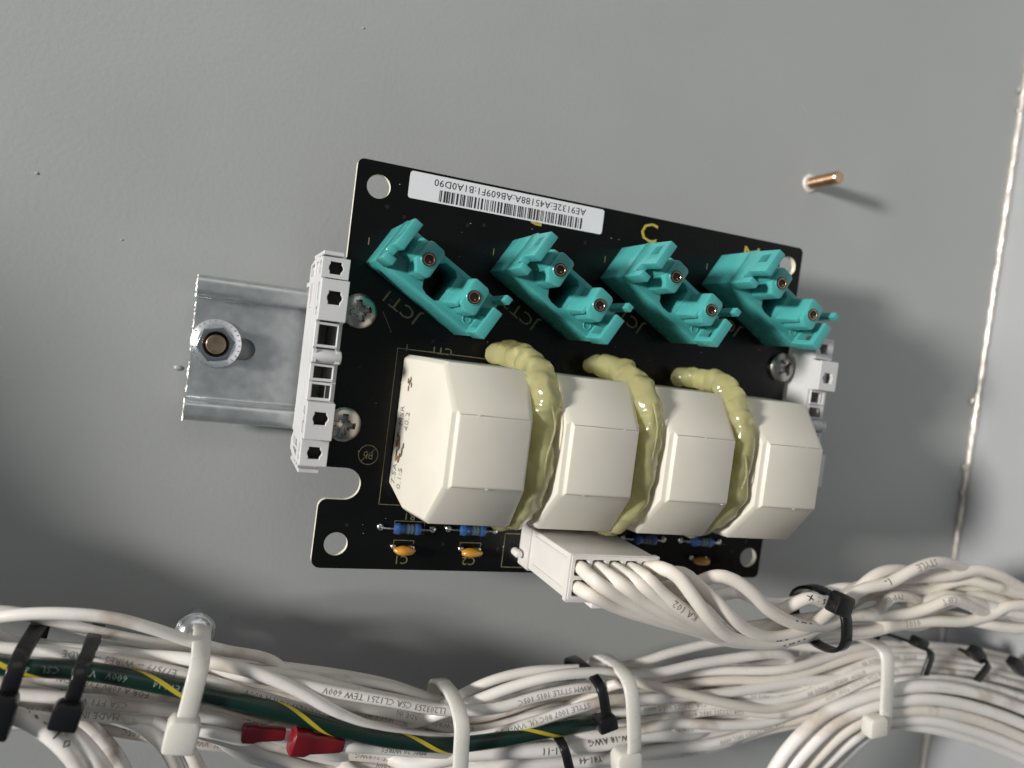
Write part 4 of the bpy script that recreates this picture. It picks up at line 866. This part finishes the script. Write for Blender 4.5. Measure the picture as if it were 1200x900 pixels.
cab('cream wire looping highest over the gap, then down to the black tie', [Vector((8.4, -41, 50)), (14.67, -41.77, 55.00), (18.14, -41.07, 57.00), (20.48, -38.75, 58.50), (23.83, -37.02, 60.00), (27.94, -37.83, 61.00), (32.25, -40.21, 61.50), (37.64, -43.99, 61.00), (43.94, -47.01, 60.00), (51.75, -49.25, 58.50), (61.05, -50.21, 56.00), (71.10, -48.87, 53.00), (83.74, -48.99, 52.00), (93.03, -47.91, 53.00), (98.30, -45.89, 54.00), (103.57, -43.80, 54.50), (112.10, -45.44, 53.00), (125.98, -49.39, 50.00), (142.60, -49.03, 48.00), (178.67, -50.36, 47.00)], [('- -- -', 3.4, (53.30, -49.66, 58.00), -0.3, 'ink'), ('LIFT', 2.4, (105.14, -43.95, 54.00), 0.1, 'greyink')])
cab('cream wire at the back of the open loop left of the black tie', [Vector((8.4, -41, 48)), (20.01, -45.42, 50.00), (28.49, -45.00, 51.00), (37.26, -43.63, 51.00), (45.14, -46.14, 51.00), (54.87, -46.24, 50.50), (62.22, -43.78, 51.00), (68.97, -42.34, 51.00), (77.17, -42.56, 50.00), (87.16, -42.75, 49.00), (99.28, -43.87, 48.00), (112.85, -44.85, 49.00), (125.51, -47.14, 50.00), (141.86, -49.87, 50.00), (174.37, -51.98, 50.00)], m='wiregrey')
cab('cream wire end with black marks poking out beside the black tie', [(45.50, -46.19, 57.00), (48.65, -43.92, 58.00), (52.12, -42.45, 58.50), (57.49, -43.43, 58.00), (65.40, -43.29, 55.00), (74.61, -41.81, 51.00), (88.03, -41.88, 48.00), (102.26, -42.87, 48.00), (113.89, -39.61, 50.00), (122.89, -40.62, 51.00), (138.65, -43.25, 50.00), (175.78, -44.58, 48.00)], [('s : x', 3.0, (56.39, -43.23, 58.00), 0.1, 'ink')])

# ================================================================== ZIP TIES
def tie(label, top, bot, depth, width, m, head, hs, group=None, thick=0.9, headrot=0.0, name='cable_tie', p_=0.46, back=None):
    """strap = rounded loop; top and bot are its front corners, depth how far it reaches back"""
    top, bot = Vector(top), Vector(bot); zm = top.z; bot.z = zm; a = (top-bot)/2; zv = Vector((0, 0, 1)); ad = a.normalized(); rz = depth
    bk = back or rz*0.75; c = (top+bot)/2
    wd = ad.cross(zv).normalized(); n = 72; bm = B(); rings = []
    def pos(th):
        co, si = math.cos(th), math.sin(th); f = lambda t_, e=p_: math.copysign(abs(t_)**e, t_)
        return c+a*f(co)*(1-0.25*max(0, -f(si)))+zv*f(si)*(bk if si < 0 else rz)
    P = [pos(2*PI*(i+0.5)/n) for i in range(n)]
    for i in range(n):
        tg = (P[(i+1) % n]-P[i-1]).normalized(); nr = wd.cross(tg).normalized()
        if nr.dot(P[i]-c) < 0: nr = -nr
        wob = wd*0.15*noise.noise(P[i]*0.2)
        rings.append([bm.verts.new(P[i]+wob+wd*sx*width/2*(1 if k in (0, 1) else 0.86)+nr*(0 if k in (0, 1) else thick)) for k, sx in ((0, -1), (1, 1), (2, 1), (3, -1))])
    for i in range(n):
        A_, B_ = rings[i], rings[(i+1) % n]
        for k in range(4): bm.faces.new((A_[k], A_[(k+1) % 4], B_[(k+1) % 4], B_[k]))
    bmesh.ops.recalc_face_normals(bm, faces=bm.faces)
    root = thing(name, tuple(c), label, 'cable tie', group)
    obj('strap', bm, m, root, bevel=0.12, seg=1, ang=50)
    hc = Vector(head); mx = Matrix.Translation(hc) @ Matrix((( wd.x, ad.x, zv.x, 0), (wd.y, ad.y, zv.y, 0), (wd.z, ad.z, zv.z, 0), (0, 0, 0, 1))) @ Matrix.Rotation(headrot, 4, 'Z')
    bm = B(); hw, hh, hd = hs
    prism(bm, [(-hw/2, -hh/2), (hw/2, -hh/2), (hw/2, hh*0.3), (hw*0.38, hh/2), (-hw*0.38, hh/2), (-hw/2, hh*0.3)], -hd/2, hd/2, mx); obj('head', bm, m, root, bevel=min(hs)*0.14, seg=2)
    bm = B()
    for q in range(9):
        p = top.lerp(bot, 0.42+0.032*q)+zv*(rz*0.995+thick*0.9); mm = Matrix.Translation(p) @ Matrix(((wd.x, ad.x, zv.x, 0), (wd.y, ad.y, zv.y, 0), (wd.z, ad.z, zv.z, 0), (0, 0, 0, 1)))
        box(bm, -width*0.3, width*0.3, -0.1, 0.1, 0, 0.12, mm)
    tag(obj('strap_teeth', bm, m, root), kind='stuff')
    return root
GB, GN = 'black nylon cable ties', 'pale translucent nylon cable ties'
tie('black tie at the far left edge of the photo, cut by the frame', (-117.47, -61.53, 26.00), (-119.44, -73.24, 41.00), 15.0, 3.3, 'blacktie', (-119.23, -71.86, 42.50), (4.6, 8.5, 4), GB)
tie('second black tie from the left, slanting over the green wire', (-106.47, -63.24, 26.00), (-108.50, -73.74, 41.00), 15.0, 3.0, 'blacktie', (-108.24, -72.34, 42.50), (5.2, 5.2, 4), GB)
tie('leftmost pale tie, hanging from the metal screw ring', (-85.02, -63.04, 26.00), (-87.03, -78.65, 41.00), 15.5, 4.0, 'nattie', (-87.11, -77.42, 42.00), (6.4, 7.0, 5), GN)
tie('second pale tie from the left, in the middle of the long bundle', (-27.03, -76.19, 27.00), (-25.67, -96.11, 38.00), 14.5, 3.9, 'nattie', (-26.65, -96.32, 40.00), (5.5, 6.2, 5), GN)
tie('black tie just left of the middle pale one, its head near the green wire end', (8.75, -70.87, 28.00), (12.56, -83.11, 38.50), 12.0, 2.7, 'blacktie', (11.41, -80.56, 40.00), (5.0, 3.9, 4), GB)
tie('small black tie round the lowest wires at the bottom centre', (1.23, -86.56, 30.00), (4.88, -96.21, 37.00), 9.0, 2.4, 'blacktie', (6.81, -97.99, 38.00), (3.8, 3.8, 4), GB)
tie('pale tie right of the middle black one, with its head at the bottom edge', (16.65, -69.65, 28.00), (20.83, -92.31, 38.00), 13.0, 3.9, 'nattie', (19.44, -91.68, 39.00), (7.0, 6.6, 5), GN)
tie('rightmost pale tie, blurred, where the bright wires join the bundle', (92.81, -60.82, 41.00), (95.98, -85.56, 44.00), 6, 4.3, 'nattie', (91.40, -81.63, 47.50), (6.0, 5.4, 4), GN, p_=0.36, back=26)
tie('black tie right of the rightmost pale one', (119.52, -65.19, 34.00), (116.85, -74.23, 38.00), 4.5, 2.7, 'blacktie', (116.89, -63.05, 36.00), (4.6, 3.2, 3.5), GB, p_=0.36, back=15)
tie('black tie second from the right edge on the thin wires', (144.37, -69.08, 34.00), (138.22, -75.66, 38.00), 4.5, 2.7, 'blacktie', (141.81, -66.85, 36.00), (5.4, 3.4, 3.5), GB, p_=0.36, back=15)
tie('black tie touching the right edge of the photo', (168.18, -74.34, 34.00), (162.42, -81.96, 38.00), 4.5, 2.7, 'blacktie', (160.46, -71.05, 36.00), (7.0, 3.4, 3.5), GB, p_=0.36, back=15)
tie('black tie round the twisted cream cable', (59.93, -42.14, 52.00), (62.22, -55.83, 54.00), 10.5, 3.2, 'blacktie', (59.23, -42.86, 61.50), (5.2, 5.4, 4.0), GB, headrot=-0.45, p_=0.72)

# metal screw eye above the first pale tie
t = thing('cable_clip_screw', (-86.15, -71.36, 2.00), 'shiny round metal screw head behind the leftmost pale tie', 'screw')
c = Vector((-86.27, -67.77, 12.00)); bm = B(); lathe(bm, [(3.8, 0), (4.0, 0.5), (3.7, 1.2), (2.7, 1.9), (1.4, 2.2), (0.3, 2.2)], c, 32); obj('screw_head', bm, 'nut', t)
bm = B(); lathe(bm, [(2.0, 0), (2.0, c.z-0.1)], (c.x, c.y, 0.05), 16); obj('standoff', bm, 'nut', t)
bm = B(); lathe(bm, [(4.5, c.z-0.9), (4.6, c.z-0.5), (4.3, c.z-0.05)], (c.x, c.y, 0), 32); obj('washer', bm, 'nut', t)

# ================================================================== RED CRIMP TERMINALS
def red(label, p0, p1, h0, h1, z0):
    p0, p1 = Vector(p0), Vector(p1); d_ = (p1-p0); L_ = d_.length; X = d_.normalized(); Y = Vector((0, 0, 1)).cross(X).normalized(); Z = X.cross(Y)
    mx = Matrix(((X.x, Y.x, Z.x, p0.x), (X.y, Y.y, Z.y, p0.y), (X.z, Y.z, Z.z, p0.z), (0, 0, 0, 1)))
    t = thing('crimp_terminal', tuple(p0), label, 'terminal', 'red insulated crimp terminals')
    bm = B(); rings = []
    for f, k in ((0, 0.78), (0.04, 1.0), (0.30, 1.04), (0.40, 0.86), (0.70, 0.80), (0.94, 0.72), (1.0, 0.6)):
        hh = (h0*(1-f)+h1*f)*k; q = []
        for i in range(20):
            a = 2*PI*i/20; cx_, sy_ = math.copysign(abs(math.cos(a))**0.55, math.cos(a)), math.copysign(abs(math.sin(a))**0.55, math.sin(a))
            q.append(bm.verts.new(mx @ Vector((f*L_, cx_*hh, sy_*hh*0.72))))
        rings.append(q)
    for a, b in zip(rings, rings[1:]):
        for i in range(20): bm.faces.new((a[i], a[(i+1) % 20], b[(i+1) % 20], b[i]))
    bm.faces.new(rings[0][::-1]); bm.faces.new(rings[-1]); obj('sleeve', bm, 'red', t, ang=40)
    bm = B(); box(bm, L_*0.97, L_*1.12, -h1*0.5, h1*0.5, -0.4, 0.4, mx); obj('metal_tongue', bm, 'nut', t)
red('larger red crimp terminal lying below the green wire', (-64.99, -81.62, 39.00), (-53.18, -83.77, 38.00), 3.1, 2.2, 0)
red('smaller red crimp terminal half under the green wire', (-75.07, -80.64, 36.50), (-65.91, -81.31, 36.50), 2.0, 1.9, 0)
